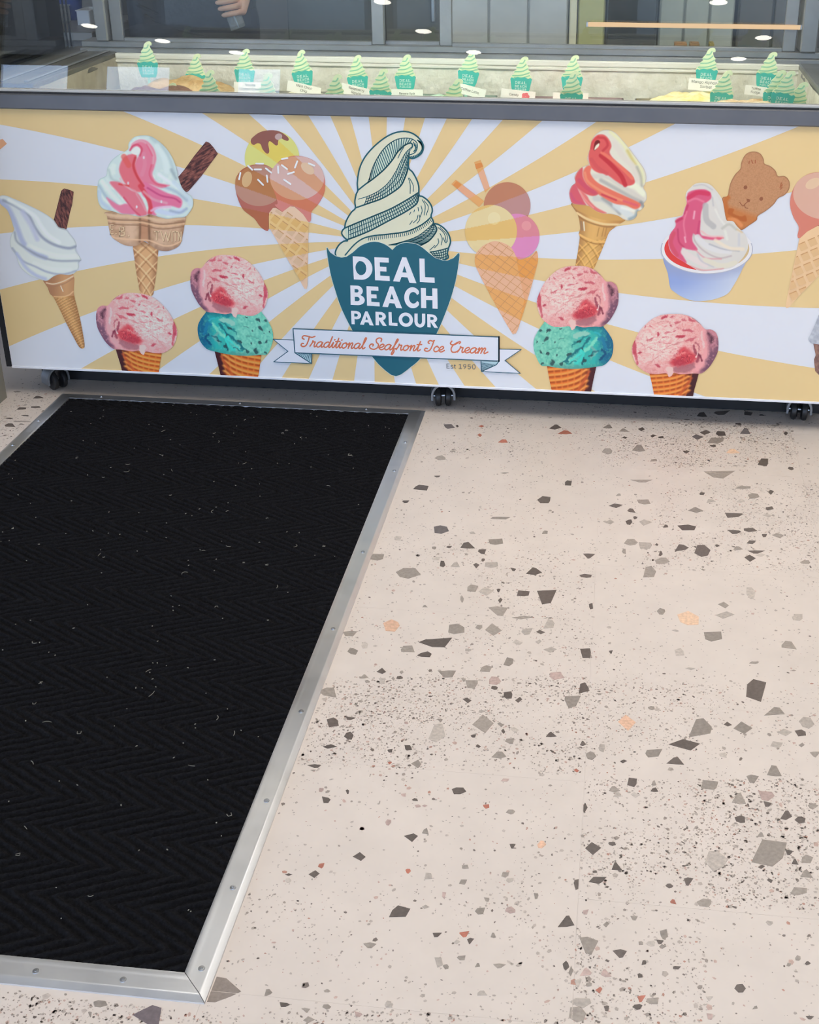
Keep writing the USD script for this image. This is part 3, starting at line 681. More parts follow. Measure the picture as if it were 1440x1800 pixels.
# --- strawberry swirl in a moulded wafer cone
def strawberry_cone(parent, label):
    a, G = Print(20), 1.0
    X = lambda pts: cr(980, 210, 6, pts)
    cone = X([(152, 880), (300, 850), (560, 900), (740, 1000), (722, 1058), (640, 1110), (590, 1150), (545, 1190), (505, 1290), (450, 1420), (360, 1600), (195, 1600), (215, 1400), (236, 1245), (224, 1205), (240, 1150), (228, 1050), (205, 985), (165, 925)])
    def cf(p):
        u, v = (p[:, 0] - 980) * 6, (p[:, 1] - 210) * 6
        s = (u - 215 + 0.02 * (v - 1000)) / np.maximum(430 - 0.42 * (v - 1000), 60)
        c = mix(base_col(p, (212, 160, 92)), (150, 100, 60), np.clip(0.35 - s, 0, 1) * 2)
        c = mix(c, (182, 128, 70), np.clip(s - 0.7, 0, 1) * 2)
        c = mix(c, (228, 178, 106), np.clip(1 - np.abs(s - 0.5) / 0.3, 0, 1) * 0.6)
        low = v > 1290 - 0.1 * (u - 200)
        for sg in (1, -1):
            t = (sg * (s - 0.4) * 2.4 + (v - 1290) / 120.0)
            gg = np.abs(t - np.round(t))
            c = mix(c, (238, 186, 104), low * np.clip(1 - gg / 0.12, 0, 1) * 0.8)
            gg = np.abs(t - 0.22 - np.round(t - 0.22))
            c = mix(c, (164, 112, 50), low * np.clip(1 - gg / 0.10, 0, 1) * 0.6)
        c = st(c, p, X([(205, 985), (320, 1050), (480, 1100), (650, 1108)]), 4, (236, 196, 140), 1.5)
        c = st(c, p, X([(205, 1010), (320, 1078), (480, 1126), (600, 1130)]), 2.4, (150, 104, 62), 1.8, 0.8)
        c = st(c, p, X([(228, 1210), (300, 1250), (400, 1285), (505, 1290)]), 3.6, (230, 178, 104), 1.5)
        c = st(c, p, X([(235, 1240), (300, 1278), (400, 1310), (490, 1312)]), 1.8, (152, 100, 50), 1.5, 0.8)
        c = st(c, p, X([(278, 1080), (285, 1170)]), 1.8, (250, 232, 208), 1.2)
        c = st(c, p, X([(250, 1080), (262, 1160)]), 4, (140, 112, 92), 2, 0.6)
        for x in (440, 490, 520):
            c = st(c, p, X([(x, 1140), (x - 20, 1230)]), 1.6, (170, 116, 62), 1.2, 0.7)
        c = area(c, p, X([(160, 890), (300, 905), (450, 985), (600, 1000), (720, 1050), (620, 1065), (450, 1050), (300, 1000), (200, 950)]), (206, 156, 88), 2, 0.8)
        return c
    a.paint(Polygon(smooth_pts(cone, True, 3)).buffer(0), cf, 1.15, G)
    out = X([(345, 300), (362, 220), (405, 155), (480, 112), (560, 112), (625, 150), (690, 220), (750, 290), (800, 360), (860, 440), (915, 520), (938, 600), (930, 670), (908, 715), (938, 770), (942, 840), (912, 885), (916, 915), (880, 955), (845, 970), (838, 1015), (800, 1052), (745, 1064), (700, 1052), (640, 1015), (560, 995), (480, 990), (400, 960), (330, 912), (250, 900), (165, 888), (135, 840), (124, 765), (150, 700), (190, 665), (180, 605), (212, 545), (262, 500), (330, 470), (314, 410), (330, 350)])
    def f(p):
        c = base_col(p, (226, 218, 198))
        for pts, w, col, al in [(((560, 130), (680, 240), (760, 360), (880, 520), (905, 660)), 34, (232, 226, 176), .9), (((740, 330), (790, 420), (820, 470)), 34, (214, 194, 120), .8), (((600, 250), (700, 400), (800, 500), (850, 620)), 60, (224, 212, 196), .9), (((840, 500), (880, 600), (890, 700)), 26, (178, 172, 150), .8), (((730, 700), (820, 700), (900, 780)), 60, (236, 234, 206), .9), (((380, 600), (520, 600), (680, 700), (820, 790), (900, 850)), 50, (214, 204, 190), .9), (((460, 640), (640, 740), (800, 830), (900, 880)), 40, (178, 172, 164), .8), (((880, 880), (910, 920)), 40, (130, 128, 128), .7), (((400, 830), (500, 850), (640, 960)), 60, (204, 200, 192), .9), (((480, 830), (600, 920), (660, 990)), 34, (150, 150, 146), .7), (((620, 900), (720, 980), (780, 1030)), 80, (216, 218, 214), .9), (((760, 1050), (820, 1020), (845, 960)), 30, (140, 156, 160), .8), (((680, 930), (800, 960)), 24, (244, 240, 228), .7)]:
            c = st(c, p, X(pts), w / 6, col, 4, al)
        rd, og, dk = (222, 92, 88), (232, 116, 92), (196, 46, 54)
        c = area(c, p, X([(330, 420), (335, 330), (365, 225), (420, 165), (490, 160), (545, 210), (570, 280), (552, 350), (610, 430), (700, 505), (780, 575), (818, 655), (780, 692), (700, 695), (620, 650), (520, 580), (430, 560), (360, 510)]), rd, 2.5)
        c = area(c, p, X([(275, 540), (320, 485), (360, 500), (350, 570), (420, 660), (560, 735), (700, 800), (860, 875), (875, 915), (820, 945), (720, 905), (600, 885), (450, 800), (330, 700), (280, 620)]), og, 2.5)
        c = area(c, p, X([(185, 620), (215, 550), (265, 505), (270, 600), (320, 690), (430, 775), (380, 805), (300, 785), (230, 740), (192, 690)]), (218, 90, 94), 2.5)
        c = area(c, p, X([(128, 770), (150, 705), (190, 675), (230, 760), (280, 860), (300, 908), (165, 888), (136, 840)]), (216, 92, 104), 2.5)
        c = area(c, p, X([(232, 740), (310, 800), (345, 860), (420, 930), (520, 985), (440, 985), (340, 920), (270, 830)]), (228, 120, 114), 2.5)
        for pts, w, col, al in [(((460, 380), (560, 470), (670, 590), (715, 690)), 46, dk, .9), (((470, 350), (560, 410), (680, 510), (790, 620)), 34, (236, 122, 96), .85), (((430, 190), (500, 200), (530, 270), (480, 330)), 26, dk, .6), (((360, 300), (370, 240), (430, 180)), 26, (214, 66, 66), .8), (((360, 420), (420, 500), (520, 570)), 40, (214, 84, 84), .8), (((290, 560), (320, 650), (440, 740), (600, 820), (760, 880)), 24, (242, 150, 112), .8), (((470, 790), (620, 850)), 20, (206, 60, 80), .8), (((230, 640), (300, 710), (390, 770)), 44, (206, 76, 104), .6), (((140, 780), (180, 850), (250, 880)), 26, (206, 84, 122), .6), (((240, 760), (300, 850), (380, 930)), 12, (246, 160, 150), .7), (((700, 860), (840, 905)), 26, (226, 96, 108), .9)]:
            c = st(c, p, X(pts), w / 6, col, 2.2, al)
        c = area(c, p, X([(382, 310), (395, 240), (425, 215), (450, 240), (420, 300), (395, 325)]), (120, 24, 20), 1.6)
        c = area(c, p, X([(390, 320), (405, 275), (440, 250), (438, 280), (410, 310)]), (252, 226, 200), 1.4)
        d, _ = dist(p, smooth_pts(out, True, 4))
        return mix(c, (176, 150, 132), np.clip(1 - d / 2.0, 0, 1) * 0.4)
    a.paint(sp(out, 5), f, 1.15, 0.93)
    return a.build('printed_cone', parent, None, label)

# --- paper tub of strawberry swirl with a bear-shaped biscuit
def tub_and_biscuit(parent, label):
    a, G = Print(20), 0.98
    X = lambda pts: cr(1150, 250, 5.76, pts)
    bear = X([(690, 565), (742, 543), (758, 470), (778, 400), (820, 325), (872, 268), (884, 200), (920, 130), (970, 98), (1030, 95), (1080, 118), (1110, 170), (1118, 215), (1180, 243), (1230, 288), (1255, 343), (1312, 340), (1355, 368), (1376, 425), (1360, 490), (1320, 535), (1255, 568), (1210, 630), (1130, 695), (1052, 745), (1038, 788), (960, 842), (892, 886), (830, 880), (740, 800), (710, 680)])
    gb = Polygon(smooth_pts(bear, True, 4)).buffer(0)
    rimb = np.array(gb.exterior.coords)
    def bf(p):
        n = fuzz(p, 0.7, 41, 2)
        c = mix(base_col(p, (192, 138, 98)), (182, 128, 88), np.clip((n - 0.40) * 3, 0, 1))
        v = (p[:, 1] - 250) * 5.76 - 0.35 * ((p[:, 0] - 1150) * 5.76 - 850)
        c = mix(c, (192, 114, 58), np.clip((v - 650) / 60, 0, 1) * 0.85)
        d, _ = dist(p, rimb)
        c = mix(c, (140, 94, 64), np.clip(1 - d / 2.6, 0, 1) * 0.7)
        c = st(c, p, X([(745, 560), (720, 600), (735, 700), (760, 780)]), 9, (190, 104, 44), 4, 0.8)
        c = area(c, p, X([(760, 670), (810, 680), (800, 720), (880, 750), (925, 740), (935, 800), (860, 790), (790, 750), (745, 720)]), (178, 92, 38), 2, 0.9)
        c = st(c, p, X([(760, 780), (830, 790), (880, 840)]), 7, (222, 140, 84), 3, 0.8)
        return c
    a.paint(gb, bf, 1.15, G)
    br = (146, 88, 58)
    for x, y in ((925, 456), (1085, 572)):
        a.flat(ell(1150 + x / 5.76, 250 + y / 5.76, 3.2, 3.6, 30), br, G)
    a.flat(Polygon(X([(935, 570), (975, 580), (965, 606), (940, 600)])), br, G)
    a.line(X([(950, 600), (920, 625), (900, 645), (880, 625), (868, 608)]), 1.5, br, G, k=4)
    a.line(X([(915, 632), (925, 660), (950, 668)]), 1.5, br, G, k=4)
    for s in ([(965, 190), (960, 215)], [(985, 180), (1000, 212)], [(1025, 180), (1025, 210)], [(1290, 410), (1280, 440)], [(1300, 430), (1275, 455)], [(1295, 455), (1280, 475)]):
        a.line(X(s), 1.9, (168, 98, 62), G)
    body = X([(105, 1150), (400, 1200), (800, 1200), (925, 1200), (890, 1290), (850, 1370), (800, 1455), (740, 1535), (600, 1590), (430, 1607), (300, 1572), (200, 1510), (162, 1465), (140, 1330)])
    def tf(p):
        u, v = (p[:, 0] - 1150) * 5.76, (p[:, 1] - 250) * 5.76
        c = mix(base_col(p, (144, 160, 206)), (190, 196, 214), np.clip((u - 280) / 500, 0, 1))
        c = mix(c, (150, 156, 186), np.clip(1 - (v - 1330 + 0.0004 * (u - 500) ** 2) / 90, 0, 1) * 0.6)
        c = mix(c, (206, 214, 228), np.clip((v - 1420) / 190, 0, 1) * 0.5)
        return c
    a.paint(Polygon(smooth_pts(body, True, 4)).buffer(0), tf, 1.5, G)
    rim = ell(1150 + 534 / 5.76, 250 + 1082 / 5.76, 467 / 5.76, 252 / 5.76, 0)
    a.flat(rim, (226, 220, 220), G)
    a.flat(LineString([(x, y) for x, y in rim.buffer(-0.7).exterior.coords if y > 250 + 1150 / 5.76 or True]).buffer(0.7).difference(sbox(1150, 0, 1440, 250 + 1020 / 5.76)), (172, 172, 186), G)
    inner = ell(1150 + 534 / 5.76, 250 + 1075 / 5.76, 430 / 5.76, 222 / 5.76, 0)
    def inf(p):
        u = (p[:, 0] - 1150) * 5.76
        return mix(base_col(p, (216, 62, 58)), (206, 178, 132), np.clip((u - 520) / 260, 0, 1))
    a.paint(inner, inf, 1.5, G)
    sw = X([(372, 455), (420, 418), (500, 408), (570, 430), (630, 490), (685, 570), (705, 650), (720, 740), (735, 790), (800, 800), (840, 850), (890, 900), (930, 945), (952, 1040), (935, 1110), (880, 1190), (800, 1262), (700, 1285), (560, 1300), (460, 1300), (380, 1260), (300, 1210), (220, 1160), (165, 1100), (145, 1020), (160, 930), (215, 850), (210, 790), (240, 750), (285, 738), (305, 670), (330, 620), (318, 560), (330, 500)])
    def f(p):
        c = base_col(p, (222, 214, 205))
        pk, dk, lt = (222, 92, 126), (198, 44, 84), (238, 142, 160)
        c = area(c, p, X([(335, 560), (345, 510), (420, 480), (520, 478), (575, 520), (575, 570), (520, 620), (480, 700), (470, 800), (470, 920), (520, 950), (680, 965), (640, 990), (470, 970), (400, 930), (390, 1000), (440, 1090), (330, 1080), (290, 1060), (280, 1120), (330, 1220), (260, 1190), (180, 1120), (145, 1020), (160, 930), (215, 850), (225, 780), (290, 740), (320, 640)]), pk, 2.5)
        for pts, w, col, al in [(((350, 560), (440, 510), (550, 520)), 46, (214, 52, 88), .8), (((340, 600), (420, 570), (500, 600)), 20, lt, .6), (((310, 720), (340, 640)), 22, dk, .6), (((225, 800), (280, 770)), 26, dk, .7), (((330, 700), (300, 820), (320, 960)), 14, lt, .7), (((410, 700), (400, 770)), 16, (246, 190, 200), .9), (((240, 880), (250, 1000), (300, 1060)), 16, (196, 56, 92), .7), (((200, 920), (170, 1020), (230, 1140)), 40, (216, 80, 96), .7), (((310, 960), (320, 1010)), 12, (250, 200, 206), .9), (((460, 800), (440, 920)), 18, (200, 60, 104), .6),
                                (((520, 640), (530, 780), (600, 850)), 60, (186, 180, 176), .8), (((620, 680), (660, 760), (710, 830)), 20, (232, 226, 216), .9), (((600, 520), (660, 640), (690, 760)), 40, (224, 218, 210), .8), (((590, 560), (600, 640)), 14, (190, 184, 184), .7), (((480, 900), (560, 950), (690, 955)), 18, (240, 176, 176), .7), (((400, 930), (420, 1010), (520, 1110), (660, 1170), (780, 1150)), 14, (196, 176, 172), .9), (((440, 960), (520, 1040), (640, 1090), (760, 1100)), 60, (226, 220, 218), .9), (((560, 1030), (700, 1080), (860, 1100)), 14, (172, 168, 172), .7), (((620, 990), (760, 1070), (900, 1080)), 34, (240, 222, 196), .8), (((420, 1090), (520, 1170), (680, 1180)), 10, (226, 130, 140), .8), (((300, 1110), (400, 1180), (520, 1240)), 60, (232, 214, 208), .9), (((440, 1130), (480, 1200), (600, 1260)), 16, (196, 190, 194), .7), (((520, 1190), (680, 1250), (820, 1220)), 50, (228, 218, 196), .9), (((360, 1250), (500, 1295), (700, 1280)), 14, (226, 140, 140), .7), (((690, 870), (760, 830), (830, 880)), 26, (196, 190, 176), .7), (((720, 900), (740, 980)), 26, (230, 226, 214), .9), (((860, 930), (860, 1040)), 24, (206, 202, 204), .7), (((840, 880), (890, 910)), 16, (222, 190, 140), .8), (((640, 965), (700, 968)), 12, (226, 96, 100), .8), (((400, 440), (500, 430), (590, 480)), 10, (186, 176, 180), .6)]:
            c = st(c, p, X(pts), w / 5.76, col, 2.6, al)
        return c
    a.paint(sp(sw, 5), f, 1.15, 0.90)
    return a.build('printed_sundae', parent, None, label)
# --- the swirl-and-shield emblem with its name, and the ribbon
TEALC, CREAM, LETTER = (40, 96, 112), (216, 211, 184), (226, 222, 228)

def letter_shape(ch):
    """Heavy plain capitals in a unit square, y downwards."""
    R = lambda x0, y0, x1, y1: sbox(x0, y0, x1, y1)
    E = lambda x, y, rx, ry: affinity.scale(Point(x, y).buffer(1, quad_segs=16), rx, ry)
    P = Polygon
    if ch == 'D':
        o = unary_union([R(0, 0, .40, 1), E(.40, .5, .60, .5)]); i = unary_union([R(.30, .20, .40, .80), E(.40, .5, .28, .30)])
        return o.intersection(R(0, 0, 1, 1)).difference(i)
    if ch == 'E':
        return unary_union([R(0, 0, .36, 1), R(0, 0, .98, .21), R(0, .40, .80, .60), R(0, .79, 1, 1)])
    if ch == 'A':
        return P([(.40, 0), (.58, 0), (1, 1), (.70, 1), (.62, .80), (.36, .80), (.28, 1), (0, 1)]).difference(P([(.49, .34), (.585, .61), (.40, .61)]))
    if ch == 'L':
        return unary_union([R(0, 0, .36, 1), R(0, .78, 1, 1)])
    if ch == 'B':
        o = unary_union([R(0, 0, .5, 1), E(.48, .26, .40, .26), E(.50, .73, .50, .27)])
        return o.difference(unary_union([R(.30, .18, .46, .35), E(.46, .265, .12, .085), R(.30, .58, .48, .80), E(.48, .69, .16, .11)]))
    if ch == 'C':
        return E(.55, .5, .58, .51).difference(E(.60, .5, .30, .28)).intersection(R(-.1, -.1, 1, 1.1)).difference(P([(.62, .5), (1.3, .12), (1.3, .88)]).intersection(R(.78, 0, 1.4, 1)))
    if ch == 'H':
        return unary_union([R(0, 0, .31, 1), R(.69, 0, 1, 1), R(0, .38, 1, .59)])
    if ch in 'PR':
        o = unary_union([R(0, 0, .50, .58), E(.50, .31, .48, .31), R(0, 0, .32, 1)])
        o = o.difference(unary_union([R(.31, .20, .48, .42), E(.48, .31, .17, .11)]))
        return o if ch == 'P' else unary_union([o, P([(.32, .50), (.62, .50), (1.02, 1), (.66, 1), (.34, .62)])])
    if ch == 'O':
        return E(.5, .5, .5, .5).difference(E(.5, .5, .26, .27))
    if ch == 'U':
        o = unary_union([R(0, 0, 1, .58), E(.5, .57, .5, .44)])
        return o.difference(unary_union([R(.30, -.1, .70, .58), E(.5, .57, .20, .20)]))

def in_quad(shape, q):
    """Carries a unit-square shape into a four-cornered patch: top left, top right, bottom right, bottom left."""
    q = np.asarray(q, float)
    def f(xy):
        x, y = xy[:, :1], xy[:, 1:]
        return q[0] * (1 - x) * (1 - y) + q[1] * x * (1 - y) + q[2] * x * y + q[3] * (1 - x) * y
    return shapely.transform(shape, f)

LETTER_QUADS = [('D', (278, 167), (470, 174), (472, 400), (290, 392)), ('E', (490, 176), (632, 182), (640, 408), (497, 400)), ('A', (675, 172), (893, 182), (900, 430), (672, 410)), ('L', (928, 188), (1068, 194), (1078, 425), (932, 418)),
                ('B', (255, 450), (392, 455), (398, 645), (260, 640)), ('E', (413, 458), (530, 463), (542, 655), (418, 648)), ('A', (568, 455), (752, 465), (760, 675), (568, 658)), ('C', (785, 468), (925, 472), (925, 676), (785, 666)), ('H', (942, 475), (1103, 480), (1106, 678), (945, 670)),
                ('P', (262, 697), (362, 702), (366, 832), (268, 828)), ('A', (352, 700), (476, 706), (484, 842), (350, 832)), ('R', (500, 706), (602, 712), (608, 845), (502, 838)), ('L', (627, 710), (712, 714), (716, 846), (632, 840)), ('O', (727, 712), (866, 718), (866, 858), (727, 849)), ('U', (880, 724), (985, 726), (985, 862), (880, 856)), ('R', (1004, 730), (1100, 736), (1108, 865), (1006, 857))]
SHIELD = [(25, 88), (60, 130), (110, 165), (170, 180), (220, 172), (280, 130), (350, 70), (430, 35), (500, 26), (570, 42), (630, 75), (665, 106), (700, 70), (760, 41), (830, 38), (900, 50), (960, 85), (1020, 135), (1080, 182), (1150, 206), (1200, 210), (1260, 185), (1315, 135), (1310, 230), (1282, 400), (1232, 580), (1175, 735), (1110, 890), (1030, 1040), (930, 1170), (850, 1240), (700, 1335), (560, 1245), (470, 1145), (370, 1030), (275, 885), (172, 680), (110, 500), (60, 320)]

def emblem(parent):
    a, G = Print(20), 1.0
    X = lambda pts: cr(570, 210, 5.54, pts)
    out = X([(112, 1315), (116, 1270), (150, 1215), (195, 1183), (228, 1178), (190, 1140), (172, 1108), (180, 1078), (200, 1055), (208, 1010), (232, 955), (268, 900), (305, 862), (300, 800), (312, 730), (328, 690), (324, 620), (334, 530), (355, 450), (395, 370), (450, 300), (520, 232), (600, 172), (680, 132), (770, 115), (850, 130), (910, 168), (952, 218), (968, 268), (952, 322), (910, 360), (860, 380), (822, 377), (824, 470), (862, 512), (900, 580), (922, 650), (925, 735), (960, 750), (1010, 788), (1045, 840), (1054, 890), (1042, 940), (1062, 985), (1068, 1010), (1110, 1020), (1170, 1060), (1214, 1120), (1231, 1190), (1212, 1250), (1200, 1300), (1185, 1360), (900, 1400), (400, 1400), (150, 1345)])
    body = Polygon(smooth_pts(out, True, 4)).buffer(0)
    a.flat(body, CREAM, G)
    T = (30, 88, 98)
    S = lambda pts, w: a.line(X(pts), w * 1.3, T, G, k=5)
    def pt(line, t):
        l = LineString(smooth_pts(X(line), k=6)); return np.array(l.interpolate(t, normalized=True).coords[0])
    def hatch(l1, l2, n, w=0.9, t0=0.03, t1=0.97, slant=0.0, part=1.0):
        for k in range(n):
            t = t0 + (t1 - t0) * k / max(n - 1, 1)
            p, q = pt(l1, t), pt(l2, min(max(t + slant, 0), 1))
            a.line([p, p + (q - p) * part], w * 1.55, T, G)
    def cross(l1, l2, n, rows, w=0.9, slant=0.03, t0=0.02, t1=0.98):
        hatch(l1, l2, n, w, t0, t1, slant)
        for r in range(1, rows + 1):
            g = r / (rows + 1)
            a.line([pt(l1, t) * (1 - g) + pt(l2, t) * g for t in np.linspace(t0, t1, 24)], w * 1.55, T, G)
    wash = (196, 206, 188)
    def band(l1, l2):
        A, B = smooth_pts(X(l1), k=5), smooth_pts(X(l2), k=5)
        a.flat(Polygon(np.vstack([A, B[::-1]])).buffer(0), wash, G)
    tong = [(328, 690), (400, 632), (480, 575), (580, 490), (660, 400), (720, 310), (780, 255), (830, 230)]
    cres = [(445, 595), (450, 540), (490, 430), (560, 312), (640, 232), (720, 190), (800, 180), (862, 192)]
    band(cres, tong[1:]); hatch(cres, tong[1:], 24, 1.0, 0.05, 1.0)
    S(cres + [(905, 230), (905, 285), (880, 325), (830, 345)], 1.3)
    S(tong + [(856, 236), (860, 262), (840, 290), (825, 330), (822, 377)], 2.0)
    l3 = [(335, 775), (430, 745), (530, 695), (620, 620), (690, 520), (740, 420), (790, 330), (848, 270)]
    l4 = [(305, 860), (420, 820), (560, 770), (680, 700), (750, 640), (790, 560), (815, 480), (824, 380)]
    band(l3[2:], l4[2:]); cross(l3, l4, 26, 2, 0.95, 0.0, 0.12, 0.98); S(l3, 1.0); S(l4, 2.0)
    l5 = [(200, 1057), (330, 1002), (480, 940), (650, 868), (800, 785), (918, 712)]
    l6 = [(215, 1172), (300, 1142), (450, 1080), (620, 990), (780, 905), (880, 838), (910, 800), (924, 725)]
    band(l5, l6); cross(l5, l6, 34, 2, 0.95, -0.02, 0.05, 0.98); S(l5, 2.0); S(l6, 2.0)
    l8 = [(205, 1320), (290, 1222), (370, 1163), (470, 1132), (620, 1116), (800, 1090), (940, 1030), (1030, 960), (1042, 935)]
    S(l8, 1.8)
    hatch([(440, 1140), (620, 1118), (800, 1090), (940, 1030), (1030, 965)], [(430, 1185), (620, 1165), (815, 1135), (960, 1070), (1050, 1000)], 34, 0.8, 0, 1, 0, 0.8)
    l9 = [(630, 1222), (760, 1190), (900, 1140), (1000, 1070), (1062, 1010)]
    l10 = [(935, 1228), (1020, 1180), (1080, 1110), (1096, 1062), (1068, 1012)]
    band(l9, l10); cross(l9, l10, 15, 2, 1.0); S(l9, 1.0); S(l10, 2.0)
    l11 = [(1035, 1290), (1120, 1275), (1210, 1250)]
    l12 = [(1090, 1360), (1150, 1370), (1190, 1350)]
    band(l11, l12); cross(l11, l12, 8, 3, 1.0); S(l11, 1.6)
    for s in ([(822, 570), (838, 630), (838, 720)], [(832, 570), (868, 640), (868, 700)], [(955, 780), (985, 840), (975, 930)], [(975, 790), (1015, 850), (995, 930)], [(945, 840), (955, 890), (935, 950)], [(915, 930), (905, 970), (870, 1005)], [(930, 930), (930, 975), (905, 1010)], [(915, 855), (920, 890)], [(880, 880), (875, 900)], [(845, 900), (832, 925)], [(860, 985), (835, 1020)], [(1110, 1050), (1170, 1110), (1190, 1200)], [(1130, 1050), (1195, 1120), (1200, 1190)], [(1130, 1110), (1150, 1160), (1140, 1220)], [(1110, 1160), (1115, 1200), (1075, 1250)], [(1160, 1150), (1180, 1200)], [(1080, 1225), (1030, 1270)], [(775, 270), (745, 320), (720, 375)], [(765, 270), (740, 300)]):
        S(s, 1.0)
    hatch([(905, 195), (945, 240), (955, 285), (930, 325), (890, 350), (830, 365)], [(950, 220), (966, 250), (966, 285), (945, 330), (905, 362), (840, 378)], 16, 1.5)
    hatch([(870, 215), (900, 250), (905, 290), (885, 318)], [(880, 255), (890, 270), (885, 290), (870, 312)], 7, 1.0)
    a.flat(LineString(list(smooth_pts(out, True, 4)) + [smooth_pts(out, True, 4)[0]]).buffer(1.3), T, G)
    sh = X([(x, y + (420 - 210) * 5.54) for x, y in SHIELD])
    gs = Polygon(smooth_pts(sh, True, 3)).buffer(0)
    a.flat(gs.buffer(0.9), (206, 212, 200), G)
    gs = unary_union([gs, Polygon(sh).buffer(0)])
    a.flat(gs, TEALC, G)
    for ch, *q in LETTER_QUADS:
        a.flat(in_quad(letter_shape(ch), cr(570, 420, 5.54, q)), LETTER, G, 'letters')
    assert a.level < 95, a.level
    return a.build('printed_emblem', parent, None, 'printed emblem of a hatched soft-serve swirl in a teal shield with the parlour name')

GLYPH = {  # hand-lettered script: strokes with the small letters one unit tall, y upwards; last number is the advance
    'a': ([[(.78, .80), (.5, 1), (.16, .75), (.06, .3), (.26, 0), (.55, .2), (.78, .85), (.70, .3), (.80, 0), (1.02, .25)]], .98),
    'r': ([[(0, .1), (.2, .75), (.22, 1.12), (.36, .9), (.56, .92), (.52, .4), (.62, .02), (.86, .25)]], .80),
    'd': ([[(.78, .80), (.5, 1), (.16, .75), (.06, .3), (.26, 0), (.55, .2), (.80, 1.0), (.90, 2.0), (.74, .4), (.82, 0), (1.04, .25)]], 1.0),
    'i': ([[(0, .2), (.22, .95), (.18, .3), (.30, 0), (.52, .25)], [(.30, 1.42), (.33, 1.5)]], .46),
    't': ([[(0, .2), (.26, 1.0), (.34, 1.75), (.22, .4), (.32, 0), (.56, .25)], [(.02, 1.15), (.58, 1.2)]], .50),
    'o': ([[(.50, .98), (.16, .78), (.06, .3), (.28, 0), (.58, .22), (.66, .7), (.50, .98), (.62, .72), (.92, .85)]], .84),
    'n': ([[(.02, .7), (.14, .98), (.10, 0)], [(.10, .1), (.26, .7), (.46, 1), (.58, .8), (.50, .25), (.60, 0), (.84, .25)]], .80),
    'm': ([[(.02, .7), (.14, .98), (.10, 0)], [(.10, .1), (.26, .7), (.42, 1), (.52, .8), (.46, 0)], [(.46, .1), (.62, .7), (.80, 1), (.92, .8), (.84, .25), (.94, 0), (1.3, .3)]], 1.2),
    'l': ([[(0, .2), (.32, 1.2), (.44, 1.9), (.30, 2.0), (.20, 1.3), (.18, .3), (.30, 0), (.54, .25)]], .48),
    'e': ([[(.02, .3), (.36, .42), (.60, .75), (.42, 1), (.14, .75), (.08, .3), (.30, 0), (.56, .06), (.78, .3)]], .70),
    'f': ([[(0, .2), (.34, 1.2), (.52, 1.85), (.38, 2.0), (.26, 1.3), (.16, 0), (.08, -.72), (.22, -.80), (.34, -.2), (.22, .12), (.58, .3)]], .56),
    'c': ([[(.60, .75), (.40, 1), (.12, .75), (.06, .3), (.28, 0), (.56, .08), (.76, .3)]], .68),
    'T': ([[(.10, 1.35), (-.18, 1.55), (-.10, 1.95), (.35, 1.95), (1.05, 1.75), (1.45, 1.95)], [(.72, 1.85), (.70, 1.0), (.56, .25), (.22, 0), (-.10, .2), (-.05, .55), (.15, .55)]], 1.10),
    'S': ([[(1.15, 1.45), (1.15, 1.95), (.82, 2.1), (.52, 1.8), (.62, 1.3), (.92, .9), (.88, .3), (.50, 0), (.05, .15), (-.15, .6), (.05, .95), (.30, .85), (.25, .6)]], 1.05),
    'I': ([[(.22, 1.42), (.02, 1.68), (.22, 2.0), (.55, 1.90), (.80, 2.02)], [(.74, 1.98), (.66, 1.0), (.50, .25), (.15, 0), (-.20, .2), (-.12, .55), (.12, .50)]], .95),
    'C': ([[(.02, 2.05), (-.10, 1.6), (.20, 1.35), (.62, 1.55), (.95, 2.0), (1.12, 1.9), (1.0, 1.6)], [(.75, 1.85), (.30, 1.3), (.16, .6), (.40, .05), (.85, .08), (1.2, .5)]], 1.05)}

def script_line(word, x0, x1, y0, slope, unit, w, slant=0.24):
    out = []
    total = sum(GLYPH[c][1] for c in word)
    k = (x1 - x0) / total
    x = x0
    for c in word:
        strokes, adv = GLYPH[c]
        for s in strokes:
            q = smooth_pts([(x + gx * k + gy * unit * slant, -gy * unit) for gx, gy in s], k=6)
            out.append(LineString([(px, y0 + slope * (px - x0) + py) for px, py in q]).buffer(w / 2, quad_segs=3))
        x += adv * k
    return out

def text_on(a, text, x0, y0, height, width, slope, col, G, bold=False):
    """Plain lettering whose baseline starts at (x0, y0)."""
    t = meshkit.text_mesh(text, 1.0, 0.01, bold)
    v, f = np.array(t.vertices), np.array(t.faces)
    keep = (v[f][:, :, 2] > 0.005).all(1)
    f = f[keep]
    lo, hi = v[:, 0].min(), v[:, 0].max()
    px = x0 + (v[:, 0] - lo) * width / (hi - lo)
    a.add(np.column_stack([px, y0 + slope * (px - x0) - v[:, 1] * height]), f, ink(col, G))

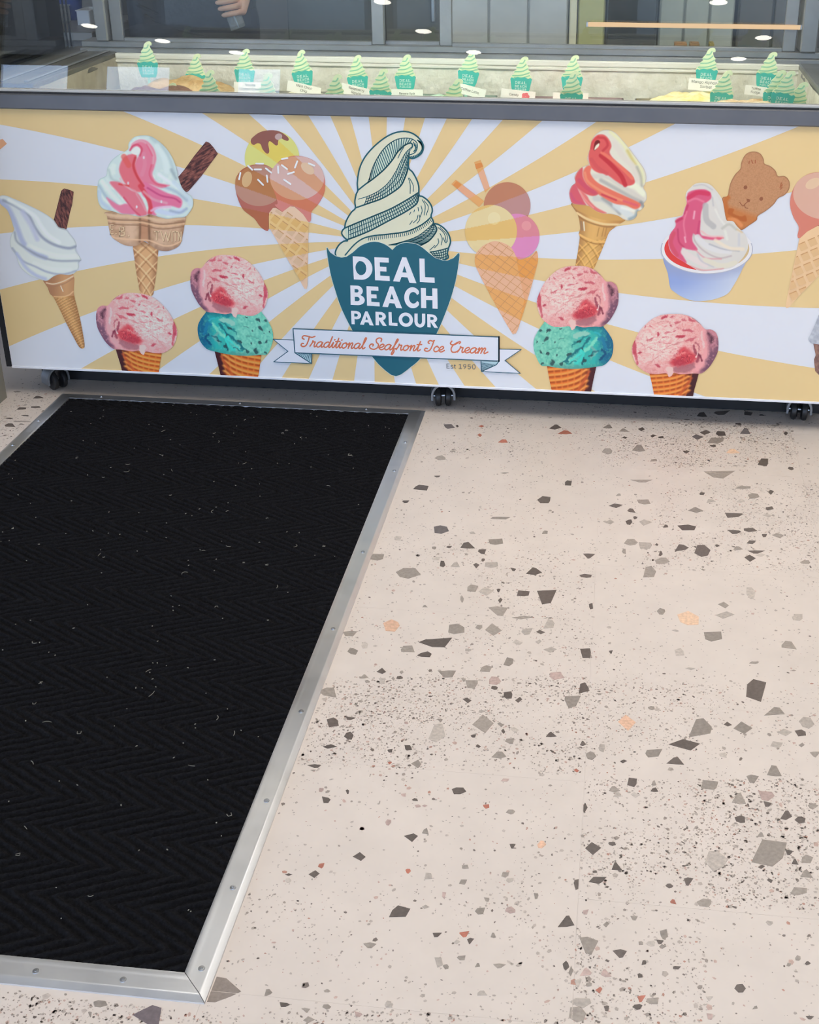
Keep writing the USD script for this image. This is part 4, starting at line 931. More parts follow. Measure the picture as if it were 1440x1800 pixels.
def ribbon(parent):
    a, G = Print(100), 1.0
    fill, edge = (216, 216, 224), (52, 92, 108)
    def piece(pts, w=1.3):
        a.flat(pts, fill, G)
        a.line(list(pts) + [pts[0]], w, edge, G, cap=2)
    piece([(480.8, 595.3), (519, 597), (521, 619), (548.5, 638), (482, 635), (507, 616.6)])
    piece([(877.5, 612.5), (916.5, 613.5), (888, 632.6), (915, 655.3), (847, 652), (872, 640)])
    a.flat([(519, 619), (548.5, 621), (548.5, 638)], (170, 196, 204), G)
    for k in range(9):
        t = k / 9.0
        a.line([(521 + 27 * t, 619.4 + 16.6 * t), (524 + 25 * t + 5 * (1 - t), 619.6 + 1.0 * t)], 1.0, edge, G)
    a.line([(519, 619), (548.5, 621), (548.5, 638), (519, 619)], 1.6, edge, G)
    a.flat([(846, 634), (877.5, 635), (872, 640), (847, 652)], (170, 196, 204), G)
    for k in range(9):
        t = k / 9.0
        a.line([(847 + 0.4 * t, 650 - 15 * t), (848 + 24 * (0.1 + 0.9 * t), 651 - 12 * t)], 1.0, edge, G)
    a.line([(846, 634), (847, 652), (873, 640), (877.5, 634)], 1.6, edge, G)
    main = [(516, 576.8), (877.6, 591.3), (877.6, 633.6), (519.3, 619)]
    piece(main, 1.8)
    a.line([(877.6, 591), (877.6, 634)], 2.6, edge, G)
    O = (206, 112, 78)
    sl = 0.0385
    ink_ = []
    for word, x0, x1 in (('Traditional', 531, 641), ('Seafront', 651, 738), ('Ice', 749, 780), ('Cream', 790, 856)):
        ink_ += script_line(word, x0, x1, 608.0 + sl * (x0 - 531), sl, 9.6, 2.3)
    a.flat(unary_union(ink_), O, G)
    text_on(a, 'Est 1950', 785.5, 646.6, 8.6, 51, 0.032, (88, 96, 104), G)
    return a.build('printed_ribbon', parent, None, 'white printed ribbon with orange script lettering')

def sunburst(parent, px0, px1):
    """Yellow rays printed on the white panel."""
    a = Print(4)
    for i in range(44):
        if i % 2 != YELLOW_PARITY:
            continue
        r = np.linspace(0.02, 1.9, 60)
        e = [[RC + rr * np.array([math.cos(t), math.sin(t)]) for rr, t in zip(r, (i + s) * math.pi / 22 + RPH + RK1 * r + RK2 * r * r)] for s in (0, 1)]
        g = Polygon(np.vstack([np.array(e[0]), np.array(e[1])[::-1]])).buffer(0).intersection(sbox(px0, 0.0955, px1, 0.8345))
        v, f = tri2d(g)
        if len(v):
            a.V.append(v); a.F.append(f + a.n); a.C.append(np.broadcast_to(ink((222, 191, 138)), (len(v), 3))); a.Y.append(np.full(len(v), 0.0001)); a.n += len(v)
    v, f, c = np.vstack(a.V), np.vstack(a.F), np.vstack(a.C)
    P = np.column_stack([v[:, 0], np.full(len(v), -0.0003), v[:, 1]])
    nrm = np.cross(P[f[:, 1]] - P[f[:, 0]], P[f[:, 2]] - P[f[:, 0]])[:, 1]
    f = np.where((nrm > 0)[:, None], f[:, ::-1], f)
    return obj('printed_sunburst', (P, f), ART, parent, colors=c, label='swirling yellow printed sunburst rays')
# ---------------------------------------------------------------- the ice cream display freezer
FX0, FX1, FD = -1.722, 0.640, 0.72         # left, right, depth; its front panel stands at y = 0
ZB, ZP, ZR = 0.095, 0.836, 0.876           # bottom and top of the panel, top of the rail
white_sheet = pb('white_sheet', ink((214, 213, 219)), 0.36, specular_ior_level=0.35)
rail_grey = noisy('rail_grey', (0.125, 0.130, 0.140), (0.155, 0.156, 0.160), 6, 0.42, 0.35)
black_plastic = pb('black_plastic', (0.012, 0.012, 0.013), 0.42)
black_rubber = pb('black_rubber', (0.016, 0.016, 0.017), 0.6)
chrome = pb('chrome', (0.75, 0.75, 0.74), 0.22, 1.0)
zinc = pb('zinc', (0.48, 0.49, 0.50), 0.32, 1.0)
zinc_ = zinc
frame_alu = noisy('frame_alu', (0.24, 0.25, 0.26), (0.32, 0.33, 0.34), 8, 0.4, 0.6)
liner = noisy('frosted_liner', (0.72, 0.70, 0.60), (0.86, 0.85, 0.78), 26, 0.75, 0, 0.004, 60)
CLEAR = pane('clear_pane')

fz = thing('ice_cream_freezer', 'long ice cream display freezer with a printed yellow sunburst front panel and glass top', 'freezer')
panel = obj('front_panel', box(FX0, FX1, 0.0, 0.02, ZB, ZP, 0.0004), white_sheet, fz)
sunburst(panel, FX0 + 0.001, FX1 - 0.001)
white_cone(panel, 'printed picture of a white soft-serve cone with a chocolate stick')
twin_cone(panel, 'printed picture of a twin wafer cup with pink and white swirl')
waffle_cone(panel, 'printed flat drawing of a waffle cone with brown and yellow scoops')
wafer_cone(panel, 'printed flat drawing of a cone with two wafer sticks and pink scoop')
strawberry_cone(panel, 'printed picture of a red and cream swirl in a moulded cone')
tub_and_biscuit(panel, 'printed picture of a blue paper tub with pink swirl and bear-shaped biscuit')
single_scoop(panel, None, 'printed picture of one strawberry scoop on a waffle cone, right side')
c0 = centre_of(PINK_OUT)
single_scoop(panel, mirror_to(c0, (-1.3305, c0[1] - 0.0005), 1.02), 'printed picture of one strawberry scoop on a waffle cone, left side', 1.16)
double_scoop(panel, None, 'printed picture of strawberry over green scoop, right side')
cd = centre_of(TEAL_OUT)
double_scoop(panel, mirror_to(cd, (-1.0445, cd[1] - 0.003), 1.0), 'printed picture of strawberry over green scoop, left side', 1.12)
def turned(xz):     # the same drawing again, mirrored and turned, where the panel's picture starts over
    d = (xz - np.array([-0.836, 0.364])) * [-1, 1]
    t = math.radians(-9.5)
    return np.array([0.459, 0.361]) + np.column_stack([d[:, 0] * math.cos(t) - d[:, 1] * math.sin(t), d[:, 0] * math.sin(t) + d[:, 1] * math.cos(t)])
waffle_cone(panel, 'printed flat drawing of a waffle cone at the right edge', turned, False)
emblem(panel)
ribbon(panel)
edge = Print(20)
edge.flat([(-14, 262), (-2, 246), (5, 244), (12.5, 252.5), (6, 258), (-6, 268)], (206, 150, 112), 1.1)
edge.build('printed_wafer', panel, None, 'printed tip of a wafer stick at the left edge')
edge = Print(20)
edge.paint(Polygon(smooth_pts([(1421, 596), (1426, 586), (1433, 570), (1445, 545), (1475, 530), (1475, 625), (1440, 604), (1428, 604)], True, 4)), lambda p: mix(base_col(p, (196, 198, 204)), (146, 148, 160), np.clip(fuzz(p, 0.12, 3) * 2 - 0.6, 0, 1)), 1.6)
edge.paint(Polygon([(1430, 604), (1445, 606), (1475, 620), (1475, 680), (1445, 664), (1433, 652), (1431, 632), (1434, 624)]), lambda p: mix(base_col(p, (150, 112, 96)), (98, 70, 70), np.clip(fuzz(p, 0.2, 6) * 2 - 0.6, 0, 1)), 1.6)
edge.build('printed_cone', panel, None, 'printed edge of a twin wafer cup at the right edge')

obj('bottom_lip', box(FX0, FX1, -0.0035, 0.022, ZB - 0.004, ZB + 0.0025, 0.001), pb('white_lip', (0.85, 0.85, 0.86), 0.3), fz)
obj('front_rail', box(FX0 - 0.004, FX1 + 0.004, -0.012, 0.030, ZP, ZR, 0.003), rail_grey, fz)
obj('gasket', box(FX0, FX1, -0.004, 0.026, ZR, ZR + 0.003), black_rubber, fz)
obj('glass_bead', box(FX0, FX1, 0.004, 0.022, ZR + 0.003, ZR + 0.0105, 0.001), pb('bead_white', (0.60, 0.58, 0.52), 0.4), fz)
obj('side_panel', box(FX0, FX0 + 0.02, 0.02, FD, ZB, ZR), black_plastic, fz)
obj('side_panel', box(FX1 - 0.02, FX1, 0.02, FD, ZB, ZR), white_sheet, fz)
obj('gap_shade_strip', box(FX0 - 0.020, FX0 - 0.0005, 0.006, 0.04, ZB - 0.004, ZP), black_rubber, fz)  # added black strip, stands for the dark gap between freezer and wall
obj('base_plate', box(FX0 + 0.02, FX1 - 0.02, 0.02, FD, ZB - 0.002, ZB + 0.012), black_plastic, fz)
obj('shade_plate', box(FX0 + 0.02, FX1 - 0.02, 0.135, 0.15, 0.004, ZB - 0.002), black_plastic, fz)  # added black plate that deepens the shade under the freezer
obj('back_panel', box(FX0, FX1, FD - 0.012, FD, ZB + 0.012, ZR - 0.02), pb('grey_sheet', (0.35, 0.36, 0.37), 0.45), fz)

# the cold well: a frosted liner with a stepped rim, seen through the front glass
IX0, IX1, IY0, IY1, ZW = -1.545, 0.505, 0.055, 0.600, 0.895
ZF = 0.700
def frost_wall(p0, p1, z0, z1, inward, n=70, mz=10):
    """A wall of the well with ice bloom on it: slightly lumpy."""
    p0, p1 = np.array(p0, float), np.array(p1, float)
    t, s = np.meshgrid(np.linspace(0, 1, n), np.linspace(0, 1, mz))
    xy = p0 + t.ravel()[:, None] * (p1 - p0)
    z = z0 + s.ravel() * (z1 - z0)
    P = np.column_stack([xy, z])
    d = (meshkit.fbm(P * 14, 4, 5) - 0.35) * 0.022 * np.clip(1.15 - np.abs(s.ravel() - 0.55) * 1.6, 0, 1)
    P[:, :2] += np.array(inward)[None, :] * d[:, None]
    idx = np.arange(n * mz).reshape(mz, n)
    f = np.vstack([np.column_stack([idx[:-1, :-1].ravel(), idx[:-1, 1:].ravel(), idx[1:, 1:].ravel()]), np.column_stack([idx[:-1, :-1].ravel(), idx[1:, 1:].ravel(), idx[1:, :-1].ravel()])])
    return trimesh.Trimesh(P, f, process=False)
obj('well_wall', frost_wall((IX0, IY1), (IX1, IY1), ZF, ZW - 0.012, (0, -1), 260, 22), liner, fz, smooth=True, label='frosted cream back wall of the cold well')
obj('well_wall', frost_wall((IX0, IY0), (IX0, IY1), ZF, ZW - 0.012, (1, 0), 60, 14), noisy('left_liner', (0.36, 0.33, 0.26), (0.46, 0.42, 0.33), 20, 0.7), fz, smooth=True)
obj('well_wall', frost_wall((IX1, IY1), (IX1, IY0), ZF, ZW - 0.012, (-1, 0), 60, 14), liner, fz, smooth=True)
obj('well_wall', box(IX0, IX1, IY0 - 0.02, IY0, ZF, ZR - 0.004), liner, fz)
obj('well_floor', box(IX0, IX1, IY0, IY1, ZF - 0.01, ZF), liner, fz)
rim_mat = pb('rim_cream', (0.80, 0.79, 0.72), 0.5)
obj('well_rim', [box(IX0, IX1, IY1 - 0.006, IY1 + 0.012, ZW - 0.016, ZW, 0.002), box(IX0, IX1, IY1 - 0.010, IY1 - 0.002, ZW - 0.026, ZW - 0.019, 0.001)], rim_mat, fz)
obj('side_deck', box(FX0 + 0.004, IX0, 0.02, FD, ZR - 0.01, ZW + 0.002, 0.003), noisy('deck_left', (0.14, 0.14, 0.13), (0.20, 0.19, 0.17), 7, 0.4, 0.5), fz, label='dull grey metal deck at the left end')
obj('side_deck', box(IX1, FX1 - 0.004, 0.02, FD, ZR - 0.01, ZW + 0.002, 0.003), frame_alu, fz)
obj('deck_step', box(FX0 + 0.07, FX0 + 0.085, 0.04, FD - 0.06, ZW + 0.002, ZW + 0.007, 0.002), frame_alu, fz)
obj('deck_step', box(IX0 - 0.035, IX0 - 0.022, 0.04, FD - 0.06, ZW + 0.002, ZW + 0.007, 0.002), frame_alu, fz)
# back frame with two sliding panes
obj('back_sill', [box(FX0 + 0.06, FX1 - 0.06, IY1 + 0.012, FD, ZW - 0.004, ZW + 0.012, 0.002), box(FX0 + 0.06, FX1 - 0.06, IY1 + 0.030, FD, ZW + 0.012, ZW + 0.030, 0.002)], frame_alu, fz)
TOPZ, TILT = 1.27, math.radians(12.0)
for x0, x1 in ((-1.610, -1.572), (0.505, 0.552)):
    obj('back_post', box(x0, x1, IY1 + 0.02, FD - 0.005, ZW + 0.03, TOPZ, 0.004), frame_alu, fz)
dx_ = lambda px: float(on_plane(px, 90, 0.655)[0])
for x0, x1, y in ((-1.568, dx_(677), 0.650), (dx_(655), dx_(794), 0.672), (dx_(774), 0.495, 0.650)):
    d = obj('sliding_door', [box(x0 + 0.03, x1 - 0.03, y, y + 0.004, ZW + 0.03, TOPZ - 0.03)], CLEAR, fz, label='clear sliding pane')
    obj('door_stile', box(x0, x0 + 0.037, y - 0.006, y + 0.010, ZW + 0.03, TOPZ - 0.02, 0.002), frame_alu, d)
    obj('door_stile', box(x1 - 0.037, x1, y - 0.006, y + 0.010, ZW + 0.03, TOPZ - 0.02, 0.002), frame_alu, d)
    obj('door_rail', box(x0 + 0.037, x1 - 0.037, y - 0.006, y + 0.010, ZW + 0.028, ZW + 0.040, 0.002), frame_alu, d)
# leaning front pane, side panes, top
gy0, gz0 = 0.014, ZR + 0.008
gl = (TOPZ - gz0) / math.cos(TILT)
fg = trimesh.creation.box([FX1 - FX0 - 0.02, 0.006, gl])
fg.apply_translation([0, 0, gl / 2])
fg.apply_transform(trimesh.transformations.rotation_matrix(-TILT, [1, 0, 0]))
fg.apply_translation([(FX0 + FX1) / 2, gy0, gz0])
obj('front_pane', fg, CLEAR, fz, label='leaning front glass')
gyt = gy0 + gl * math.sin(TILT)
for x0 in (FX0 + 0.012, FX1 - 0.018):
    side = trimesh.creation.extrude_polygon(Polygon([(gy0 + 0.01, gz0), (FD - 0.05, gz0), (FD - 0.05, TOPZ), (gyt + 0.008, TOPZ)]), 0.006)
    side.apply_transform(np.array([[0, 0, 1, x0], [1, 0, 0, 0], [0, 1, 0, 0], [0, 0, 0, 1.0]]))
    obj('side_pane', side, CLEAR, fz)
obj('top_pane', box(FX0 + 0.01, FX1 - 0.01, gyt + 0.03, FD - 0.02, TOPZ + 0.002, TOPZ + 0.008), CLEAR, fz)
obj('top_frame', [box(FX0 + 0.01, FX1 - 0.01, gyt - 0.005, gyt + 0.03, TOPZ - 0.012, TOPZ + 0.016, 0.003), box(FX0 + 0.01, FX1 - 0.01, FD - 0.05, FD, TOPZ - 0.012, TOPZ + 0.016, 0.003)], frame_alu, fz)
for x in (FX0 + 0.02, FX1 - 0.04):
    obj('side_rail', box(x, x + 0.02, gyt + 0.03, FD - 0.05, TOPZ - 0.006, TOPZ + 0.012, 0.002), frame_alu, fz)
obj('light_strip', box(FX0 + 0.1, FX1 - 0.1, gyt + 0.005, gyt + 0.025, TOPZ - 0.020, TOPZ - 0.013), emit('case_led', (1.0, 0.95, 0.80), CASE_LED), fz, label='glowing light strip under the top frame')

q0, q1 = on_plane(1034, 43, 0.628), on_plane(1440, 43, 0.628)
lb_ = obj('reflection_bar', tube([(q0[0], 0.630, q0[2]), (min(q1[0], 0.500), 0.630, q0[2])], 0.0065, 12), emit('reflection_glow', (1.0, 0.66, 0.38), 2.6), fz, smooth=40, label='warm glowing light bar inside the back doors')  # added glowing bar, stands for a warm strip reflected in the glass
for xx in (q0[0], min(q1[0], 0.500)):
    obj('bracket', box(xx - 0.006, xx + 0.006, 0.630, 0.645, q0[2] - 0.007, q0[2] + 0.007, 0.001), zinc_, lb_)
# castors
caster_grey = pb('caster_grey', (0.26, 0.28, 0.30), 0.38, 0.6)
def caster(x, y, rz, parent):
    c = lathe([(0, 0.092), (0.030, 0.092), (0.030, 0.082), (0.024, 0.074), (0.018, 0.072), (0, 0.072)], 28)
    T = trimesh.transformations.rotation_matrix(rz, [0, 0, 1]); T[:2, 3] = (x, y)
    c.apply_transform(T)
    c = obj('caster', c, pb('caster_cap', (0.42, 0.42, 0.40), 0.3, 0.9), parent, smooth=40)
    arch = lambda r, z0: [(-r, z0)] + [(-r * math.cos(t), 0.030 + (r + 0.002) * math.sin(t)) for t in np.linspace(0.0, math.pi, 18)] + [(r, z0)]
    hood = trimesh.creation.extrude_polygon(Polygon(arch(0.035, 0.016)).difference(Polygon(arch(0.029, 0.0))), 0.040, engine='earcut')
    hood.apply_transform(trimesh.transformations.rotation_matrix(math.pi / 2, [1, 0, 0]))
    hood.apply_translation([0, 0.024, 0.004])
    hood.apply_transform(T)
    obj('fork', hood, caster_grey, c, smooth=40)
    for s in (-1, 1):
        w = lathe([(0, -0.009), (0.020, -0.009), (0.0275, -0.006), (0.0295, 0), (0.0275, 0.006), (0.020, 0.009), (0, 0.009)], 28)
        w.apply_transform(trimesh.transformations.rotation_matrix(math.pi / 2, [0, 1, 0]))
        w.apply_translation([s * 0.0140, -0.004, 0.0295]); w.apply_transform(T)
        obj('wheel', w, black_plastic, c, smooth=40)
    ax = trimesh.creation.cylinder(0.004, 0.056, sections=12)
    ax.apply_transform(trimesh.transformations.rotation_matrix(math.pi / 2, [0, 1, 0])); ax.apply_translation([0, 0, 0.0295]); ax.apply_transform(T)
    obj('axle', ax, zinc, c)
    return c
for x, y, rz in ((-0.470, 0.082, 0.15), (0.537, 0.100, -0.1), (-1.630, 0.075, 0.9), (-0.470, FD - 0.08, 0.5), (0.537, FD - 0.08, 0), (-1.63, FD - 0.08, 0.3)):
    caster(x, y, rz, fz)
# ---------------------------------------------------------------- the terrazzo-print floor: laid tiles with stone chips
FLOOR_RGB = np.array([0.785, 0.690, 0.602])
tile_mat = noisy('terrazzo_base', FLOOR_RGB * 0.955, np.minimum(FLOOR_RGB * 1.03, 0.9), 9, 0.42, 0, 0.0, detail=6, specular_ior_level=0.4)
chip_mat = usdkit.material(stage, '/World/Looks/stone_chip', {'a': ('attribute', {'attribute': 'Cd'}), 'g': ('geometry', {}), 'n': ('noise_texture', {'scale': 160.0, 'detail': 3}), 'r': ('rgb_ramp', {'ramp': [(0.3, (0.86, 0.86, 0.86)), (0.7, (1.12, 1.12, 1.12))]}), 'mx': ('mix_color', {'blend_type': 'multiply', 'fac': 1.0, 'use_clamp': False}), 'p': ('principled_bsdf', {'roughness': 0.4})},
                           [('g.position', 'n.vector'), ('n.fac', 'r.fac'), ('a.color', 'mx.a'), ('r.color', 'mx.b'), ('mx.result', 'p.base_color')], surface='p.BSDF')
floor = thing('floor', 'pale pink terrazzo-pattern tiled floor with grey stone chips', None, kind='structure')
obj('underlay', box(XL, XR, YF - 0.2, YB, -0.05, -0.008), pb('screed', FLOOR_RGB * 0.92, 0.6), floor)
TW, TL, TX = 0.5125, 0.495, -0.0078
ROW = {0: -0.27, -1: -0.005}
tiles = []
def plate(poly, z0, z1, bevel=0.0006):
    return trimesh.creation.extrude_polygon(poly, z1 - z0, engine='earcut').apply_translation([0, 0, z0])
for i in range(-4, 3):
    off = ROW[0] if i % 2 == 0 else ROW[-1]
    for j in range(-8, 3):
        x0, y0 = TX + i * TW, off + j * TL
        if y0 > 0.9 or y0 + TL < -2.95:
            continue
        r = (x0 + 0.00010, y0 + 0.00010, x0 + TW - 0.00010, y0 + TL - 0.00010)
        t = obj('floor_tile', box(r[0], r[2], r[1], r[3], -0.008, 0.0), tile_mat, floor)
        tiles.append((sbox(*r), t))
obj('floor_field', [box(XL, TX - 4 * TW, YF, YB, -0.008, 0), box(TX + 3 * TW, XR, YF, YB, -0.008, 0), box(TX - 4 * TW, TX + 3 * TW, YF, -3.46, -0.008, -0.001), box(TX - 4 * TW, TX + 3 * TW, 1.21, YB, -0.008, -0.001)], tile_mat, floor, label='plainer floor beyond the tiles in view')

TONE = dict(d=(98, 87, 80), m=(152, 140, 129), l=(184, 171, 159), g=(114, 105, 102), r=(176, 108, 88), o=(224, 180, 150), p=(184, 158, 148))
CH = {
 (600, 740, 3.43): "650,33,60,28,g 700,33,18,14,d 845,32,36,14,r 835,85,28,22,r 975,122,60,20,r 1290,35,70,28,d 1350,68,100,24,r 600,222,60,28,m 672,183,36,10,m 480,402,95,30,d 390,487,44,18,d 580,335,36,12,d 595,655,100,50,g 340,705,44,28,l 1230,478,80,44,d 1370,375,46,34,d 960,585,120,16,m 985,315,50,10,m 760,750,76,34,d 650,760,36,14,d 560,765,28,20,m 850,788,50,28,d 935,730,84,40,m 610,862,34,38,d 690,866,64,34,l 815,870,36,38,d 855,838,24,20,d 910,868,86,34,l 570,830,50,22,l 405,920,150,62,m 215,822,90,40,m 1040,897,34,20,d 1168,903,108,42,d 795,675,40,20,l 1230,672,36,22,m 790,1010,80,42,m 875,1030,88,50,l 950,1023,26,22,d 1095,1042,80,38,d 1235,1065,130,90,d 728,1075,22,40,m 960,1083,30,38,d 945,1145,120,54,m 505,1117,36,16,m 1095,1185,128,24,m 1255,1222,66,60,l 690,1258,106,68,m 832,1242,40,26,m 910,1258,110,60,m 305,1235,100,80,o 1120,1272,70,36,l 1200,1272,50,24,d 575,1335,190,54,d 405,1375,100,42,m 505,1410,90,34,d 1062,1335,60,34,l 1192,1332,40,26,l 1265,1380,80,40,l 765,1383,40,18,l 65,1388,66,38,m 50,1282,90,30,m 140,1352,40,40,l",
 (1020, 740, 3.43): "265,55,64,22,m 370,50,40,22,d 170,33,60,22,m 755,70,66,30,d 845,75,76,30,d 1000,63,76,40,g 705,97,70,34,g 818,117,96,34,m 1243,75,30,24,d 272,100,36,16,d 438,90,36,20,d 488,99,36,14,d 170,182,70,34,m 360,163,90,44,m 800,150,36,14,d 640,187,44,16,d 920,184,80,28,o 1105,248,70,44,d 1270,288,36,20,d 445,238,50,14,m 845,322,160,46,m 370,363,120,18,m 985,402,88,20,m 1045,453,62,38,m 1150,430,36,34,d 970,482,48,32,l 230,445,30,14,m 735,438,30,16,d 385,490,86,34,m 218,511,76,28,d 785,483,60,22,l 310,541,44,24,d 330,584,26,18,d 700,541,92,36,m 930,566,100,28,d 1142,528,52,22,d 1130,570,60,26,l 180,608,56,30,l 296,610,36,34,d 388,610,80,32,l 515,635,30,16,d 642,642,100,38,d 930,670,78,24,d 1022,655,78,26,d 1190,690,72,32,m 1112,690,40,20,d 310,733,80,36,m 390,750,88,44,l 462,746,26,18,d 1035,732,50,22,d 610,765,78,36,d 740,785,104,76,d 828,753,34,12,d 950,768,66,22,m 1065,790,100,22,d 1030,828,64,40,d 1090,808,60,20,l 490,842,92,38,m 487,798,22,30,d 265,788,24,34,m 50,815,92,34,d 415,912,86,68,m 742,897,30,16,m 1360,853,60,22,m 30,935,70,24,d 1030,1040,54,80,l 865,1108,64,36,m 870,1168,112,40,l 655,1195,140,84,o 490,1150,50,34,m 66,1118,26,40,d 800,1297,114,56,m 575,1265,46,18,l 1260,1350,86,46,m 1310,1185,70,44,l 600,1392,66,46,l 35,1395,60,70,d 186,1394,24,22,d",
 (500, 1140, 3.43): "270,260,104,62,m 590,140,56,40,d 695,175,40,22,d 480,170,56,26,m 498,200,36,20,m 590,195,60,40,l 655,182,22,20,m 706,144,28,28,m 990,153,90,44,m 1130,213,80,50,m 1080,190,28,24,m 1270,195,72,50,p 1220,122,70,38,m 1352,82,70,52,m 1100,310,56,38,d 1350,285,56,46,d 1412,310,50,32,d 1268,238,40,22,d 290,446,80,60,d 390,527,50,46,d 400,422,54,18,d 272,592,80,28,d 918,500,116,100,l 1208,462,128,120,m 1304,460,36,28,m 1142,527,34,22,d 1320,500,26,30,d 1390,490,50,40,l 1362,558,58,36,m 1298,640,84,38,m 1168,590,32,20,d 940,432,36,18,m 748,600,44,34,d 637,616,32,22,d 800,697,70,46,m 637,690,26,22,r 185,710,76,22,d 175,736,36,12,m 250,913,52,40,d 220,852,30,26,p 380,866,20,28,d 1053,857,82,42,d 790,912,36,16,d 1218,952,44,22,r 1365,985,50,28,m 1332,793,46,20,p 626,1050,32,42,p 718,883,34,22,p 805,950,34,18,p 845,950,36,18,p 468,1085,30,18,p 735,450,24,18,p 1186,380,34,18,l",
 (920, 1140, 2.77): "160,132,74,36,p 240,255,76,64,m 295,195,50,44,d 1135,198,88,92,d 1225,308,120,42,m 505,358,92,76,o 860,388,110,74,m 1070,385,100,66,m 998,370,40,24,d 1380,360,64,60,l 1275,407,68,38,l 1348,410,54,30,d 1235,470,60,34,l 1355,470,38,22,m 785,468,180,56,d 640,510,94,42,m 740,548,92,36,d 135,420,50,24,d 382,482,36,38,l 330,522,56,42,m 290,460,30,26,d 488,550,32,18,d 972,518,38,20,l 1222,596,68,52,m 1112,637,70,38,m 905,667,92,46,m 1050,730,72,56,m 1180,715,76,56,p 530,652,50,42,d 440,683,58,26,m 636,688,38,20,d 636,655,28,26,m 545,712,40,26,l 460,712,34,24,l 1058,833,52,36,d 1282,808,52,46,d 1352,833,54,34,d 1190,758,40,26,d 300,775,28,50,d 1410,768,44,26,m 1420,516,44,28,m 625,290,32,18,m 370,222,30,10,m 258,595,28,18,r 1124,70,42,12,m 815,98,54,14,l",
 (380, 1440, 2.667): "918,83,66,40,d 982,58,34,26,m 672,176,60,44,d 460,256,50,34,d 340,260,34,14,d 338,288,30,22,l 866,436,86,60,d 997,268,38,32,l 1160,295,38,24,m 1168,225,36,20,m 900,243,24,24,r 492,218,28,22,r 1355,260,40,26,m 1380,287,32,20,l 1035,543,46,20,d 1192,572,36,26,d 1165,537,50,28,r 1128,575,34,20,l 720,593,48,26,m 1240,430,46,30,m 1380,425,46,30,p 982,412,40,16,l 1068,358,24,30,p 1045,672,36,40,l 1078,692,30,24,m 1300,545,24,22,m 242,813,36,34,m 320,870,50,22,d 667,915,36,24,p 435,942,50,30,m 420,895,40,18,m 520,805,30,16,m 810,868,34,32,l 1330,688,60,20,m 1225,685,30,18,m 1250,815,50,24,l 1150,650,44,22,m 1270,378,24,20,m 1390,126,28,22,d 682,45,24,14,p 520,880,44,20,m",
 (920, 1440, 2.77): "88,124,46,38,o 340,142,76,62,d 433,120,44,18,d 453,228,46,44,d 362,298,74,30,d 348,255,30,14,d 935,200,104,92,l 1200,160,150,120,m 1292,162,34,28,d 1160,232,34,22,d 1157,77,34,26,m 1322,207,30,28,d 1385,194,54,40,m 1376,268,62,40,m 1340,352,84,40,m 1204,300,32,22,d 886,410,68,42,m 712,325,36,22,d 805,305,50,40,d 730,403,28,26,r 303,452,30,24,p 260,315,30,60,d 215,500,88,60,d 62,373,26,30,m 318,618,92,74,m 470,655,64,44,d 540,482,40,22,m 684,562,40,44,m 625,605,46,26,l 572,603,28,18,m 680,620,36,20,m 665,598,32,24,d 405,513,34,28,m 305,745,54,44,p 400,748,50,34,p 208,712,34,46,d 232,745,22,48,m 268,800,42,34,l 368,832,36,34,r 576,874,40,32,r 632,887,70,34,m 556,914,48,28,d 282,895,92,44,l 265,955,82,76,m 405,922,26,24,d 908,962,36,30,p 908,873,34,24,l 1058,826,54,40,d 1340,678,30,26,m 1386,702,28,20,d 1294,709,22,16,m 1200,505,36,24,l 1393,967,40,16,d 1130,918,24,18,m 568,762,30,22,d 490,788,36,14,m 320,806,32,20,m 587,698,24,22,d 745,722,38,16,d 408,690,24,16,d",
 (0, 600, 6): "400,590,110,30,d 225,710,110,26,d 380,695,110,20,d 270,783,80,14,d 100,815,80,16,d 230,845,170,12,m 100,885,110,36,d 225,875,60,18,m 455,735,40,20,m 180,530,90,16,m",
 (0, 1640, 6): "1045,745,140,76,m 950,860,40,60,m 760,800,36,24,d 365,890,40,30,d 210,615,36,20,m 400,690,30,24,d 690,650,30,24,m",
 (1200, 620, 6): "210,655,110,50,d 410,635,150,50,d 690,640,90,40,d 835,658,60,20,d 590,752,70,18,d 40,705,70,14,m 550,775,40,14,d 980,770,80,14,m",
}
SHAPES = [[(-.5, -.1), (-.15, -.5), (.35, -.42), (.5, .05), (.1, .5), (-.3, .4)], [(-.5, .35), (-.2, -.45), (.1, -.5), (.5, .42), (0, .5)], [(-.5, -.05), (-.1, -.5), (.5, .0), (.05, .5)], [(-.5, -.4), (.3, -.5), (.5, .3), (-.1, .5), (-.4, .2)], [(-.45, -.3), (0, -.5), (.45, -.3), (.5, .2), (.1, .5), (-.4, .35)], [(-.5, -.5), (.4, -.35), (.5, .0), (.2, .5), (-.25, .45)], [(-.5, .1), (-.3, -.4), (.2, -.5), (.5, -.1), (.4, .4), (-.2, .5)]]
chips = []
for (ox, oy, s), text in CH.items():
    for item in text.split():
        x, y, w, h, tn = item.split(',')
        x, y, w, h = ox + float(x) / s, oy + float(y) / s, float(w) / s, float(h) / s
        sh = np.array(SHAPES[rng.choice(len(SHAPES), p=[.10, .24, .20, .18, .06, .16, .06])]) * [rng.choice([-1, 1]), rng.choice([-1, 1], p=[.4, .6])]
        sh = sh + rng.normal(0, 0.065, sh.shape)
        q = floor_xy(np.array([x, y]) + sh * [w, h])
        chips.append((Polygon(q).convex_hull if rng.random() < .7 else Polygon(q).buffer(0), np.array(TONE[tn]) * rng.uniform(0.93, 1.07), w * h))
